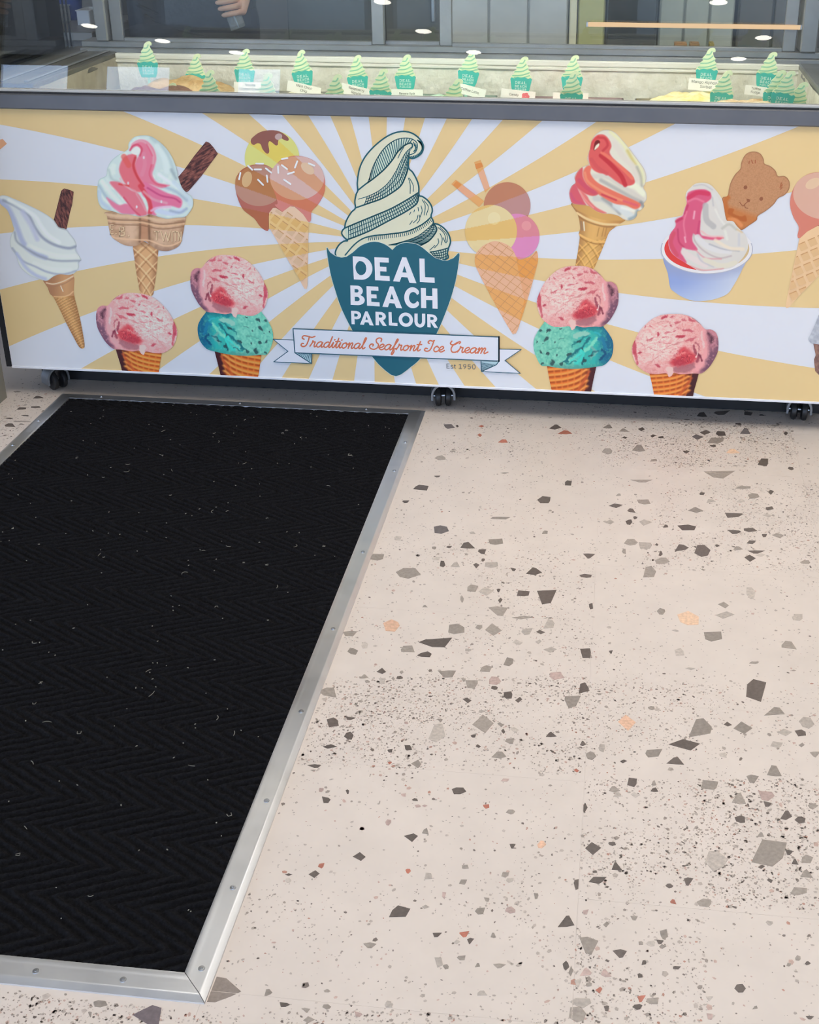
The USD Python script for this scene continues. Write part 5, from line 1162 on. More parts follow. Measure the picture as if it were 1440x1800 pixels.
for pts, c in (([(381, 1717), (398, 1720), (424, 1743), (405, 1752), (378, 1762), (364, 1761), (372, 1740)], (142, 128, 118)), ([(233, 1784), (268, 1767), (284, 1772), (279, 1800), (262, 1802)], (112, 100, 102))):
    chips.append((Polygon(floor_xy(pts)), np.array(c, float), 900))
chips.sort(key=lambda c: -c[2])
def chip_rgb(c):
    return np.clip(lin(c) / lin((214, 200, 188)) * FLOOR_RGB, 0.01, 0.9)
rest_v, rest_f, rest_c, nrest = [], [], [], 0
def add_rest(poly, c, z=0.00025):
    global nrest
    v, f = tri2d(poly)
    if len(v):
        rest_v.append(np.column_stack([v, np.full(len(v), z)])); rest_f.append(f + nrest); rest_c.append(np.broadcast_to(chip_rgb(c), (len(v), 3))); nrest += len(v)
made = 0
for poly, c, a_ in chips:
    for tp, t in tiles:
        if not tp.intersects(poly):
            continue
        pc = tp.buffer(-0.0006).intersection(poly)
        for g_ in getattr(pc, 'geoms', [pc]):
            if g_.geom_type != 'Polygon' or g_.area < 4e-6:
                continue
            if made < 285:
                m_ = plate(g_, -0.001, 0.0004)
                obj('stone_chip', m_, chip_mat, t, colors=np.broadcast_to(chip_rgb(c), (len(m_.vertices), 3)))
                made += 1
            else:
                add_rest(g_, c)
vis = Polygon(floor_xy([(0, 790), (0, 690), (1440, 690), (1440, 1800), (0, 1800)])).buffer(0.05)
no_ = unary_union([vis, sbox(-1.61, -2.02, -0.50, 0.05)])
for k in range(900):       # the same print carries on outside the picture
    px_, py_ = rng.uniform(-3.0, 2.6), rng.uniform(-3.4, 1.2)
    if no_.contains(Point(px_, py_)):
        continue
    r_ = float(np.clip(np.exp(rng.normal(-4.5, 0.45)), 0.005, 0.03))
    sh = np.array(SHAPES[rng.integers(len(SHAPES))]) * r_ * [1.6, 1.2]
    add_rest(affinity.rotate(Polygon(sh + [px_, py_]).convex_hull, rng.uniform(0, 360)), np.array(TONE['dmlmlpd'[rng.integers(7)]], float))
# the fine speckle: thick in some parts of the print, thin in others
mask_area = sbox(-1.6, -2.02, -0.51, 0.05)
dense = [([(1056, 742), (1390, 742), (1410, 822), (1056, 820)], 1.0), ([(1180, 850), (1440, 850), (1440, 1004), (1120, 1000)], .75), ([(800, 960), (1050, 980), (1050, 1160), (700, 1130)], .35), ([(560, 1190), (1035, 1190), (1025, 1362), (520, 1345)], .9), ([(1030, 1200), (1440, 1200), (1440, 1320), (1030, 1330)], .45), ([(1025, 1370), (1440, 1370), (1440, 1600), (1020, 1590)], 1.0), ([(1015, 1590), (1240, 1600), (1250, 1800), (1005, 1800)], 1.0), ([(0, 1755), (1010, 1790), (1010, 1800), (0, 1800)], .9), ([(0, 1745), (300, 1765), (300, 1800), (0, 1800)], .9), ([(740, 745), (1050, 745), (1050, 800), (730, 800)], .45), ([(640, 950), (800, 960), (700, 1150), (600, 1140)], .35), ([(880, 1540), (1010, 1540), (1005, 1800), (850, 1800)], .4), ([(760, 690), (1440, 712), (1440, 745), (760, 735)], .5), ([(0, 680), (110, 690), (0, 790)], .5)]
zones = [(Polygon(floor_xy(p)).buffer(0), d) for p, d in dense]
NS = 270000
q = np.column_stack([rng.uniform(-1.75, 1.1, NS), rng.uniform(-2.25, 0.30, NS)])
n2_ = 40000
q = np.vstack([q, [p_ for p_ in np.column_stack([rng.uniform(-3.0, 2.6, n2_), rng.uniform(-3.4, 1.2, n2_)]) if not (-1.75 < p_[0] < 1.1 and -2.25 < p_[1] < 0.30)]])
NS = len(q)
dens = np.where(np.arange(NS) < 270000, 0.15, 0.8)
for z_, d in zones:
    dens = np.where(shapely.contains_xy(z_, q[:, 0], q[:, 1]), np.maximum(dens, d), dens)
cl = meshkit.fbm(np.column_stack([q * 9, np.zeros(NS)]), 3, 4)
dens *= np.clip(0.35 + 2.2 * (cl - 0.32), 0.15, 1.3)
# thin print fades in towards the thick parts
keep = (rng.random(NS) < dens) & ~shapely.contains_xy(mask_area, q[:, 0], q[:, 1])
q = q[keep]
K = len(q)
rad = 0.00115 * np.exp(rng.normal(0.28, 0.46, K)); rad = np.clip(rad, 0.0007, 0.0060)
ang0, el, nv = rng.uniform(0, math.pi, K), rng.uniform(0.45, 1.0, K), 5
th = np.linspace(0, 2 * math.pi, nv, endpoint=False)
rr = rad[:, None] * rng.uniform(0.7, 1.2, (K, nv))
lx, ly = rr * np.cos(th), rr * np.sin(th) * el[:, None]
X = q[:, :1] + lx * np.cos(ang0)[:, None] - ly * np.sin(ang0)[:, None]
Y = q[:, 1:] + lx * np.sin(ang0)[:, None] + ly * np.cos(ang0)[:, None]
V = np.stack([X, Y, np.full_like(X, 0.0002)], -1).reshape(-1, 3)
F = (np.arange(K)[:, None, None] * nv + np.array([[0, 1, 2], [0, 2, 3], [0, 3, 4]])[None]).reshape(-1, 3)
pal = np.array([(176, 162, 150), (190, 175, 163), (156, 142, 131), (194, 164, 150), (124, 111, 102), (180, 134, 116)])
cc = chip_rgb(pal[rng.choice(6, K, p=[.32, .3, .15, .1, .1, .03])])
rest_v.append(V); rest_f.append(F + nrest); rest_c.append(np.repeat(cc, nv, 0))
obj('stone_speckle', (np.vstack(rest_v), np.vstack(rest_f)), chip_mat, floor, colors=np.vstack(rest_c), kind='stuff', label='fine grey and pink stone speckle')

# ---------------------------------------------------------------- entrance mat in its metal edging
MX0, MX1, MY0, MY1, MW = -1.597, -0.5135, -2.008, 0.030, 0.043
mat = thing('entrance_mat', 'large black ribbed entrance mat with a metal edging strip', 'mat')
mx = np.arange(MX0 + MW - 0.003, MX1 - MW + 0.004, 0.0034); my = np.arange(MY0 + MW - 0.003, MY1 - MW + 0.004, 0.0034)
gx, gy = np.meshgrid(mx, my)
BD, PITCH_R, AR = 0.070, 0.0165, math.radians(27)
tri = np.abs(np.mod(gy + 0.05 * gx, 2 * BD) - BD)
s_ = -gx * math.sin(AR) + tri * math.cos(AR)
P3 = np.column_stack([gx.ravel(), gy.ravel(), np.zeros(gx.size)])
wob = (meshkit.fbm(P3 * 60, 2, 2).reshape(gx.shape) - 0.5) * 0.006
rib = 0.5 + 0.5 * np.cos(2 * math.pi * (s_ + wob) / PITCH_R)
gz = 0.0022 + 0.0085 * rib ** 0.75 + (meshkit.fbm(P3 * [330, 330, 1], 2, 8).reshape(gx.shape) - 0.5) * 0.0038
ed_ = np.minimum(np.minimum(gx - mx[0], mx[-1] - gx), np.minimum(gy - my[0], my[-1] - gy))
gz = np.minimum(gz, 0.0062 + 0.45 * ed_)
idx = np.arange(gx.size).reshape(gx.shape)
F = np.vstack([np.column_stack([idx[:-1, :-1].ravel(), idx[:-1, 1:].ravel(), idx[1:, 1:].ravel()]), np.column_stack([idx[:-1, :-1].ravel(), idx[1:, 1:].ravel(), idx[1:, :-1].ravel()])])
carpet = noisy('black_carpet', (0.0050, 0.0050, 0.0060), (0.0135, 0.0135, 0.0155), 240, 0.95, 0, 0.0012, 900, detail=2, specular_ior_level=0.12)
obj('ribbed_carpet', (np.column_stack([gx.ravel(), gy.ravel(), gz.ravel()]), F), carpet, mat, smooth=True, label='black herringbone ribbed carpet')
alu = usdkit.material(stage, '/World/Looks/worn_aluminium', {'g': ('geometry', {}), 'n': ('noise_texture', {'scale': 4.0, 'detail': 4, 'roughness': 0.55}), 'n2': ('noise_texture', {'scale': 5.0, 'detail': 3}), 'r': ('rgb_ramp', {'ramp': [(0.25, (0.66, 0.68, 0.70)), (0.75, (0.76, 0.755, 0.73))]}), 'rr': ('rgb_ramp', {'ramp': [(0.3, (0.30, 0.30, 0.30)), (0.75, (0.42, 0.42, 0.42))]}), 'b': ('bump', {'distance': 0.00006, 'strength': 0.4}), 'p': ('principled_bsdf', {'metallic': 0.92})},
                         [('g.position', 'n.vector'), ('g.position', 'n2.vector'), ('n.fac', 'r.fac'), ('n2.fac', 'rr.fac'), ('n2.fac', 'b.height'), ('r.color', 'p.base_color'), ('rr.color', 'p.roughness'), ('b.normal', 'p.normal')], surface='p.BSDF')
prof = [(0.0, 0.0), (0.0006, 0.0022), (0.009, 0.0066), (0.012, 0.0074), (0.030, 0.0080), (0.033, 0.0088), (0.039, 0.0092), (0.0425, 0.0085), (0.043, 0.0070), (0.043, 0.0)]
def corner(sx, sy, t):
    return ((MX0 + t) if sx < 0 else (MX1 - t), (MY0 + t) if sy < 0 else (MY1 - t))
edges = [((1, 1), (1, -1)), ((1, -1), (-1, -1)), ((-1, -1), (-1, 1)), ((-1, 1), (1, 1))]
strips = []
for c0_, c1_ in edges:
    V, F, n = [], [], len(prof)
    seg = 48
    for k in range(seg + 1):
        u = k / seg
        u = 0.0004 + u * 0.9992
        for t, z in prof:
            a_, b_ = np.array(corner(*c0_, t)), np.array(corner(*c1_, t))
            p_ = a_ + (b_ - a_) * u
            dz = (meshkit.noise(np.array([[p_[0] * 7, p_[1] * 7, t * 30]]), 3)[0] - 0.5) * 0.0
            V.append((p_[0], p_[1], z + dz))
    for k in range(seg):
        for i in range(n - 1):
            a0 = k * n + i
            F += [(a0, a0 + n, a0 + 1), (a0 + 1, a0 + n, a0 + n + 1)]
    m_ = trimesh.Trimesh(np.array(V), np.array(F), process=False)
    if m_.face_normals[:, 2].sum() < 0:
        m_.invert()
    strips.append(obj('edging_strip', m_, alu, mat, smooth=25))
screw = lathe([(0, 0.0022), (0.0018, 0.0022), (0.002, 0.0012), (0.0046, 0.0010), (0.0052, -0.001)], 14)
for si, pts in ((0, [(713, 777), (694, 827), (640, 970), (590, 1105), (530, 1250), (471, 1407), (415, 1560), (357, 1702)]), (1, [(213, 1729), (60, 1712)]), (2, [(69, 739), (20, 782)]), (3, [(180, 695), (420, 711), (640, 727)])):
    for px, py in pts:
        p_ = on_floor(px, py, 0.0085)
        x_, y_ = p_[0], p_[1]
        if si in (0, 2):
            x_ = (MX1 - 0.021) if si == 0 else (MX0 + 0.021)
        else:
            y_ = (MY0 + 0.021) if si == 1 else (MY1 - 0.021)
        s2 = screw.copy(); s2.apply_translation([x_, y_, 0.0078])
        obj('screw', s2, zinc, strips[si], smooth=40)
lint = []
for k in range(260):
    x_, y_ = rng.uniform(MX0 + 0.06, MX1 - 0.06), MY0 + 0.06 + (MY1 - MY0 - 0.12) * rng.random()
    L, a_ = (rng.uniform(0.0008, 0.0022) if rng.random() < .72 else rng.uniform(0.004, 0.010)), rng.uniform(0, math.pi)
    c_ = rng.normal(0, 0.8)
    pts = [(x_ + L * u * math.cos(a_ + c_ * u), y_ + L * u * math.sin(a_ + c_ * u), 0.0112) for u in (-1, -.4, .3, 1)]
    lint.append(tube(pts, 0.00042 if L > 0.003 else 0.0007, 4))
obj('lint', lint, pb('lint', (0.42, 0.39, 0.30), 0.8), mat, label='pale specks of lint', kind='stuff')
# ---------------------------------------------------------------- flavour signs, cards and tubs in the cold well
steel = pb('steel', (0.55, 0.56, 0.57), 0.3, 1.0)
acr_teal = pb('sign_teal', (0.07, 0.47, 0.40), 0.35)
acr_cream = pb('sign_cream', (0.72, 0.82, 0.52), 0.4)
acr_stripe = pb('sign_stripe', (0.28, 0.58, 0.38), 0.4)
acr_word = pb('sign_word', (0.50, 0.72, 0.66), 0.4)
acr_edge = pb('sign_edge', (0.40, 0.66, 0.58), 0.3)
card_mat = pb('card_white', (0.90, 0.90, 0.84), 0.6)
card_ink = pb('card_ink', (0.10, 0.12, 0.10), 0.6)
card_red = pb('card_red', (0.72, 0.18, 0.20), 0.6)

S_CUP = [(-.31, .40), (-.27, .44), (-.20, .41), (-.10, .46), (0, .43), (.10, .46), (.20, .41), (.27, .44), (.31, .40), (.26, .12), (.21, 0), (-.21, 0), (-.26, .12)]
S_SWIRL = [(-.29, .42), (-.27, .50), (-.19, .55), (-.22, .60), (-.14, .68), (-.16, .74), (-.08, .84), (-.04, .95), (.04, 1.02), (.13, 1.03), (.18, .98), (.17, .92), (.12, .91), (.14, .82), (.20, .74), (.19, .68), (.25, .61), (.23, .55), (.29, .48), (.28, .41), (0, .40)]
S_LINES = [[(-.25, .49), (.0, .51), (.26, .60)], [(-.20, .60), (.02, .62), (.20, .71)], [(-.15, .72), (.02, .73), (.15, .84)], [(-.07, .84), (.03, .85), (.08, .93)], [(-.2, .44), (.05, .45), (.24, .51)]]
def extr(poly, y0, y1):
    """A flat cut-out standing upright, facing -y, between y0 and y1."""
    parts = []
    for g_ in getattr(poly, 'geoms', [poly]):
        if g_.geom_type == 'Polygon' and g_.area > 1e-9:
            m_ = trimesh.creation.extrude_polygon(g_, y1 - y0, engine='earcut')
            m_.apply_transform(np.array([[1, 0, 0, 0], [0, 0, -1, y1], [0, 1, 0, 0], [0, 0, 0, 1.0]]))
            parts.append(m_)
    return trimesh.util.concatenate(parts)
SGN = 0.100   # height of a sign
def sc_poly(pts, k=5, n=SGN):
    return affinity.scale(Polygon(smooth_pts(pts, True, k)).buffer(0), n, n, origin=(0, 0))
_cup = affinity.scale(Polygon(S_CUP), SGN, SGN, origin=(0, 0))
_swirl = sc_poly(S_SWIRL)
_stripes = unary_union([LineString(smooth_pts(np.array(l) * SGN, k=5)).buffer(SGN * 0.018) for l in S_LINES]).intersection(_swirl.buffer(-SGN * 0.01))
_words = []
for txt, zc, hh, w0 in (('DEAL', .30, .080, .17), ('BEACH', .20, .075, .175), ('PARLOUR', .115, .055, .17)):
    for i_, ch in enumerate(txt):
        a_, b_ = -w0 + 2 * w0 * (i_ + .08) / len(txt), -w0 + 2 * w0 * (i_ + .90) / len(txt)
        _words.append(affinity.scale(in_quad(letter_shape(ch), [(a_, zc + hh / 2), (b_, zc + hh / 2), (b_, zc - hh / 2), (a_, zc - hh / 2)]), SGN, SGN, origin=(0, 0)))
_words = unary_union(_words)
def place(prim, loc, rz=0, tilt=0):
    x = UsdGeom.Xformable(prim)
    x.ClearXformOpOrder()
    for op in list(prim.GetPropertyNames()):
        if op.startswith('xformOp:'):
            prim.RemoveProperty(op)
    x.AddTranslateOp().Set(Gf.Vec3d(*map(float, loc)))
    x.AddRotateZOp().Set(float(rz))
    x.AddRotateYOp().Set(float(tilt))
def make_sign(label):
    t = thing('flavour_sign', label, 'sign', group='cup-shaped flavour signs in the display')
    obj('sign_cup', extr(_cup, -0.0015, 0.0015), acr_teal, t)
    obj('sign_swirl', extr(_swirl.difference(_cup.buffer(0.0004)), -0.0015, 0.0015), acr_cream, t)
    obj('swirl_stripes', extr(_stripes.difference(_cup), -0.0019, -0.0014), acr_stripe, t)
    obj('sign_lettering', extr(_words, -0.0019, -0.0014), acr_word, t)
    obj('spike', box(-0.004, 0.004, -0.001, 0.001, -0.05, 0.002), acr_edge, t)
    return t
sign0 = None
def sign(px, py, Y, rz, tilt, label):
    """A sign whose foot is seen at (px, py) at the depth Y in the well."""
    global sign0
    p_ = on_plane(px, py, Y)
    if sign0 is None:
        sign0 = make_sign(label); prim = sign0
    else:
        r = UsdGeom.Xform.Define(stage, path_for('flavour_sign')).GetPrim()
        r.GetReferences().AddInternalReference(sign0.GetPath()); r.SetInstanceable(True)
        tag(r, label, 'sign', 'cup-shaped flavour signs in the display'); prim = r
    place(prim, p_, rz, tilt)
    return p_
def card(px, py, Y, w, h, rz, tilt, label, words, red=False):
    p_ = on_plane(px, py, Y)
    t = thing('flavour_card', label, 'card', group='white flavour cards under the signs')
    obj('card', box(-w / 2, w / 2, -0.0006, 0.0006, 0, h, 0), card_mat, t)
    zz = h * (0.62 if len(words) > 1 else 0.40)
    for wd in words:
        m_ = meshkit.text_mesh(wd, h * 0.24, 0.0004)
        m_.apply_translation([-(m_.bounds[0, 0] + m_.bounds[1, 0]) / 2 - (w * 0.12 if red else 0), zz, 0])
        m_.apply_transform(np.array([[1, 0, 0, 0], [0, 0, -1, -0.0006], [0, 1, 0, 0], [0, 0, 0, 1.0]]))
        obj('card_lettering', m_, card_ink, t)
        zz -= h * 0.38
    if red:
        obj('red_flower', extr(unary_union([Point(w * 0.22 + 0.006 * math.cos(k), h * .45 + 0.006 * math.sin(k)).buffer(0.0055) for k in np.arange(5) * 1.2566]), -0.0012, -0.0006), card_red, t)
    place(t, p_, rz, tilt)
YB_, YFR = 0.47, 0.22
back = [(262, 136, 'leftmost flavour sign, alone over the brown ice cream', 4, 0), (345, 157, 'second back flavour sign from the left, with a half-hidden sign at its right foot', -3, 3), (431, 149, 'third back flavour sign from the left, above a white two-line card', 0, 2), (535, 152, 'fourth back flavour sign, turned aside, behind a tilted white card', 14, -6), (631, 161, 'back flavour sign just left of the centre left door stile', 6, -4), (713, 160, 'back flavour sign above the Banana Split card', 0, 0), (821, 152, 'back flavour sign above the tilted Coffee Latte card', 4, 7), (915, 164, 'back flavour sign above the card with a red flower', 3, 2), (1005, 162, 'back flavour sign with another sign right in front of it', 0, 0), (1240, 150, 'back flavour sign above the Mango Alphonso card', 2, 2), (1345, 157, 'rightmost flavour sign of the back row', -6, 4)]
for px, py, lb, rz, ti in back:
    sign(px, py, YB_, rz, ti, lb)
frontrow = [(371, 190, 'front flavour sign, its swirl showing left of the third back sign', 0, 0), (470, 196, 'front flavour sign between the third and fourth back signs', 0, 2), (588, 198, 'front flavour sign left of the tilted Raspberry Ripple card', 0, 4), (668, 188, 'front flavour sign leaning beside the Banana Split card', 0, 4), (790, 204, 'front flavour sign at the left foot of the Coffee Latte card', 0, 12), (1004, 194, 'front flavour sign standing before the sign over the empty stretch', 0, 0), (1264, 193, 'front flavour sign at the right of the Mango Alphonso card, above the yellow ice cream', 4, 6), (1357, 193, 'left one of two overlapping front signs at the right end', 3, 6), (1371, 194, 'right one of two overlapping front signs at the right end', 3, 8), (1391, 212, 'last front flavour sign in the right corner of the well', 0, 10), (299, 211, 'lowest front flavour sign near the left end, only its swirl tip showing', 0, 6)]
for k_i, (px, py, lb, rz, ti) in enumerate(frontrow):
    sign(px, py, YFR - 0.012 * (k_i % 3), rz, ti, lb)
card(441, 163, YB_ - 0.03, 0.098, 0.030, 0, 0, 'white two-line card under the third back sign', ['Vanilla', 'Clotted Cream'])
card(533, 166, YB_ - 0.04, 0.100, 0.030, 0, 12, 'tilted white card at the foot of the fourth back sign', ['Mint Choc', 'Chip'])
card(625, 170, YB_ - 0.04, 0.092, 0.030, 0, 12, 'tilted white Raspberry Ripple card', ['Raspberry', 'Ripple'])
card(716, 172, YB_ - 0.04, 0.092, 0.024, 0, 0, 'white Banana Split card', ['Banana Split'])
card(824, 168, YB_ - 0.04, 0.092, 0.028, 0, 14, 'tilted white Coffee Latte card', ['Coffee Latte'])
card(910, 176, YB_ - 0.04, 0.098, 0.028, 0, 5, 'white Candy card with a red flower', ['Candy'], True)
card(1003, 177, YB_ - 0.05, 0.100, 0.022, 0, 0, 'blank-looking white card behind the front sign', [])
card(1240, 160, YB_ - 0.04, 0.098, 0.032, 0, 4, 'cream Mango Alphonso card', ['Mango Alphonso', 'Sorbet'])
card(1327, 168, YB_ - 0.05, 0.060, 0.026, 0, 6, 'small white card beside the brown nut ice cream', ['Toffee', 'Fudge'])

def mound(cx, cy, rx, ry, z0, h, seed):
    n, m_ = 40, 16
    V = [(cx, cy, z0 + h)]
    for i in range(1, m_ + 1):
        r = i / m_
        for k in range(n):
            t = 2 * math.pi * k / n
            ss = lambda v: math.copysign(abs(v) ** 0.6, v)
            x, y = rx * r * ss(math.cos(t)), ry * r * ss(math.sin(t))
            z = h * (1 - r ** 3) + (meshkit.fbm(np.array([[x * 22 + seed, y * 22, seed]]), 4, seed)[0] - .45) * 0.035 * (1 - r ** 6)
            V.append((cx + x, cy + y, z0 + z))
    F = [(0, 1 + k, 1 + (k + 1) % n) for k in range(n)]
    for i in range(m_ - 1):
        for k in range(n):
            a_, b_ = 1 + i * n + k, 1 + i * n + (k + 1) % n
            F += [(a_, a_ + n, b_), (b_, a_ + n, b_ + n)]
    return trimesh.Trimesh(np.array(V), np.array(F), process=False)
flav = [('yellow mango', (0.80, 0.60, 0.16), (0.86, 0.80, 0.55)), ('brown nut', (0.42, 0.24, 0.09), (0.80, 0.68, 0.48)), ('caramel brown', (0.40, 0.22, 0.07), (0.66, 0.48, 0.26)), ('dark chocolate', (0.09, 0.045, 0.03), (0.20, 0.11, 0.08)), ('pale vanilla', (0.80, 0.74, 0.52), (0.86, 0.82, 0.66)), ('mint green', (0.42, 0.66, 0.48), (0.62, 0.78, 0.62)), ('pink strawberry', (0.74, 0.34, 0.34), (0.84, 0.60, 0.56)), ('cream', (0.76, 0.70, 0.56), (0.84, 0.80, 0.70))]
tubs = [(-1.27, .43, 2, .050, 'left back'), (-1.27, .18, 3, .060, 'left front'), (-0.90, .43, 4, .004, 'second back'), (-0.53, .43, 5, .004, 'third back'), (-0.16, .43, 6, .004, 'fourth back'), (float(on_plane(1222, 175, .43)[0]), .43, 0, .034, 'right back'), (-0.90, .18, 7, .004, 'second front'), (-0.53, .18, 4, .004, 'third front'), (-0.10, .18, 2, .004, 'fourth front'), (0.318, .18, 1, .056, 'right front')]
for x, y, fl, hh, where in tubs:
    nm, c1, c2 = flav[fl]
    t = thing('ice_cream_tub', f'steel tub of {nm} ice cream, {where} in the cold well', 'ice cream tub', (x, y, ZF))
    w_, d_ = 0.155, 0.108
    o_, i_ = sbox(-w_, -d_, w_, d_).buffer(0.012), sbox(-w_, -d_, w_, d_).buffer(0.010)
    obj('tub', trimesh.creation.extrude_polygon(o_.difference(i_), 0.10, engine='earcut'), steel, t)
    obj('ice_cream', mound(0, 0, w_ + 0.008, d_ + 0.008, 0.078, 0.022 + hh, fl + 3), noisy(nm.replace(' ', '_') + '_ice', c1, c2, 30, 0.6, 0, 0.003, 90), t, smooth=True)
# ---------------------------------------------------------------- behind the freezer: serving side
def at_x(px, y):          # where the column px of the picture stands at depth y, near counter height
    return float(on_plane(px, 50, y)[0])
def unit(name, label, cat, px0, px1, y0, y1, z1, mat_, front=None, doors=0, handle=True):
    x0, x1 = at_x(px0, y0), at_x(px1, y0)
    t = thing(name, label, cat, ((x0 + x1) / 2, (y0 + y1) / 2, 0))
    w = (x1 - x0) / 2; d = (y1 - y0) / 2
    obj('body', box(-w, w, -d + 0.02, d, 0.05, z1, 0.004), mat_, t)
    obj('plinth', box(-w + 0.01, w - 0.01, -d + 0.05, d - 0.02, 0, 0.05), dark_paint, t)
    for k in range(doors):
        a_, b_ = -w + 2 * w * k / doors + 0.004, -w + 2 * w * (k + 1) / doors - 0.004
        dr = obj('door', box(a_, b_, -d, -d + 0.018, 0.08, z1 - 0.03, 0.003), front or mat_, t)
        if handle:
            obj('handle', box(b_ - 0.035, b_ - 0.02, -d - 0.022, -d - 0.002, z1 - 0.40, z1 - 0.16, 0.003), zinc, dr)
    return t
grey_dark = noisy('grey_dark', (0.10, 0.115, 0.125), (0.14, 0.155, 0.165), 3, 0.4, 0.2)
grey_mid = noisy('grey_mid', (0.52, 0.53, 0.52), (0.66, 0.665, 0.65), 4, 0.35, 0.1)
grey_green = noisy('grey_green', (0.30, 0.33, 0.29), (0.40, 0.42, 0.36), 5, 0.45)
olive = noisy('olive', (0.42, 0.42, 0.17), (0.52, 0.50, 0.22), 5, 0.5)
cream_p = pb('cream_paint', (0.80, 0.76, 0.55), 0.5)
Y0 = 1.45
unit('coffee_machine', 'dark grey steel machine behind the glass, left of the left door stile', 'machine', 505, 655, Y0, Y0 + 0.5, 1.45, grey_dark, None, 1)
unit('bottle_fridge', 'dark under-counter fridge seen between the two door stiles', 'fridge', 676, 778, Y0, Y0 + 0.5, 1.30, noisy('fridge_dark', (0.085, 0.088, 0.08), (0.13, 0.13, 0.11), 5, 0.35), None, 1)
unit('soft_serve_machine', 'light grey steel soft-serve machine right of the right door stile', 'machine', 790, 998, Y0, Y0 + 0.5, 1.55, grey_mid, None, 3)
unit('corner_post', 'narrow cream post right of the light grey machine', 'post', 1000, 1013, Y0 - 0.02, Y0 + 0.06, 1.62, cream_p)
unit('menu_cabinet', 'narrow olive cabinet beside the cream post', 'cabinet', 1015, 1063, Y0, Y0 + 0.4, 1.7, olive, None, 1)
unit('dark_oven', 'black oven front behind the left end of the added reflection bar', 'oven', 1066, 1155, Y0, Y0 + 0.5, 1.4, grey_dark, pb('oven_black', (0.035, 0.042, 0.044), 0.25), 1)
unit('cone_cupboard', 'grey-green cupboard with three doors behind the freezer', 'cupboard', 1158, 1290, Y0, Y0 + 0.5, 1.6, grey_green, None, 3)
unit('drinks_fridge', 'dark brown-grey fridge at the far right behind the glass', 'fridge', 1296, 1420, Y0, Y0 + 0.5, 1.6, noisy('fridge_brown', (0.075, 0.072, 0.065), (0.115, 0.11, 0.10), 4, 0.35), None, 2)
unit('tall_cabinet', 'dark brown cabinet behind the left back post', 'cabinet', 196, 262, Y0, Y0 + 0.5, 1.5, noisy('brown_dark', (0.035, 0.032, 0.032), (0.06, 0.055, 0.05), 4, 0.5), None, 1)
# small boxes of cones on the cupboard's foot shelf
for k, (a_, b_, c_) in enumerate(((1185, 1208, (0.42, 0.20, 0.06)), (1212, 1230, (0.34, 0.17, 0.05)), (1246, 1256, (0.36, 0.27, 0.06)))):
    q0, q1 = on_plane(a_, 95, 1.33), on_plane(b_, 80, 1.33)
    t = thing('cone_box', ('left', 'middle', 'right narrow')[k] + ' orange-brown box of cones in front of the grey-green cupboard', 'box', ((q0[0] + q1[0]) / 2, 1.36, float(q0[2]) - 0.02))
    w = (q1[0] - q0[0]) / 2
    obj('carton', box(-w, w, -0.03, 0.03, 0, 0.055, 0.002), pb(f'carton_{k}', c_, 0.6), t)
    obj('flap', box(-w + 0.004, w - 0.004, -0.028, 0.0, 0.055, 0.059, 0.001), pb(f'carton_{k}', c_, 0.6), t)
zc = float(on_plane(1208, 95, 1.33)[2]) - 0.02
t = thing('foot_shelf', 'steel shelf carrying the cone boxes behind the right part of the freezer', 'shelf', (0.05, 1.36, zc))
obj('shelf_board', box(-0.1, 0.55, -0.06, 0.07, -0.012, 0, 0.002), steel, t)
for xx in (-0.08, 0.53):
    obj('leg', box(xx, xx + 0.02, -0.05, -0.03, -zc, -0.012), steel, t)
# left: a low counter with a blue bucket, a dark box and clear trays
zs = float(on_plane(100, 47, 1.05)[2])
t = thing('side_counter', 'dull grey side counter at the left behind the freezer', 'counter', (-2.15, 1.15, 0))
obj('worktop', box(-0.55, 0.40, -0.22, 0.26, zs - 0.03, zs, 0.003), noisy('deck_left', (0.14, 0.14, 0.13), (0.20, 0.19, 0.17), 7, 0.4, 0.5), t)
obj('front', box(-0.53, 0.38, -0.20, -0.18, 0.02, zs - 0.03), dark_paint, t)
obj('side', box(0.35, 0.37, -0.18, 0.24, 0.02, zs - 0.03), dark_paint, t)
def at_px(px, y):
    return float(on_plane(px, 25, y)[0])
bx = at_px(120, 1.22)
t = thing('bucket', 'deep blue plastic bucket on the side counter', 'bucket', (bx, 1.26, zs))
blue = pb('blue_plastic', (0.012, 0.045, 0.22), 0.4)
bk = lathe([(0, 0.002), (0.030, 0.0), (0.040, 0.10), (0.043, 0.10), (0.043, 0.107), (0.038, 0.107), (0.029, 0.006), (0, 0.006)], 32)
obj('bucket_body', bk, blue, t, smooth=35)
obj('handle', tube([(0.042 * math.cos(a_), 0.02 * math.sin(a_) - 0.02, 0.10 - 0.05 * math.sin(a_)) for a_ in np.linspace(0, math.pi, 14)], 0.002, 8), zinc, t)
clear_p = pb('frosted_plastic', (0.58, 0.62, 0.66), 0.35, 0, transmission_weight=0.25)
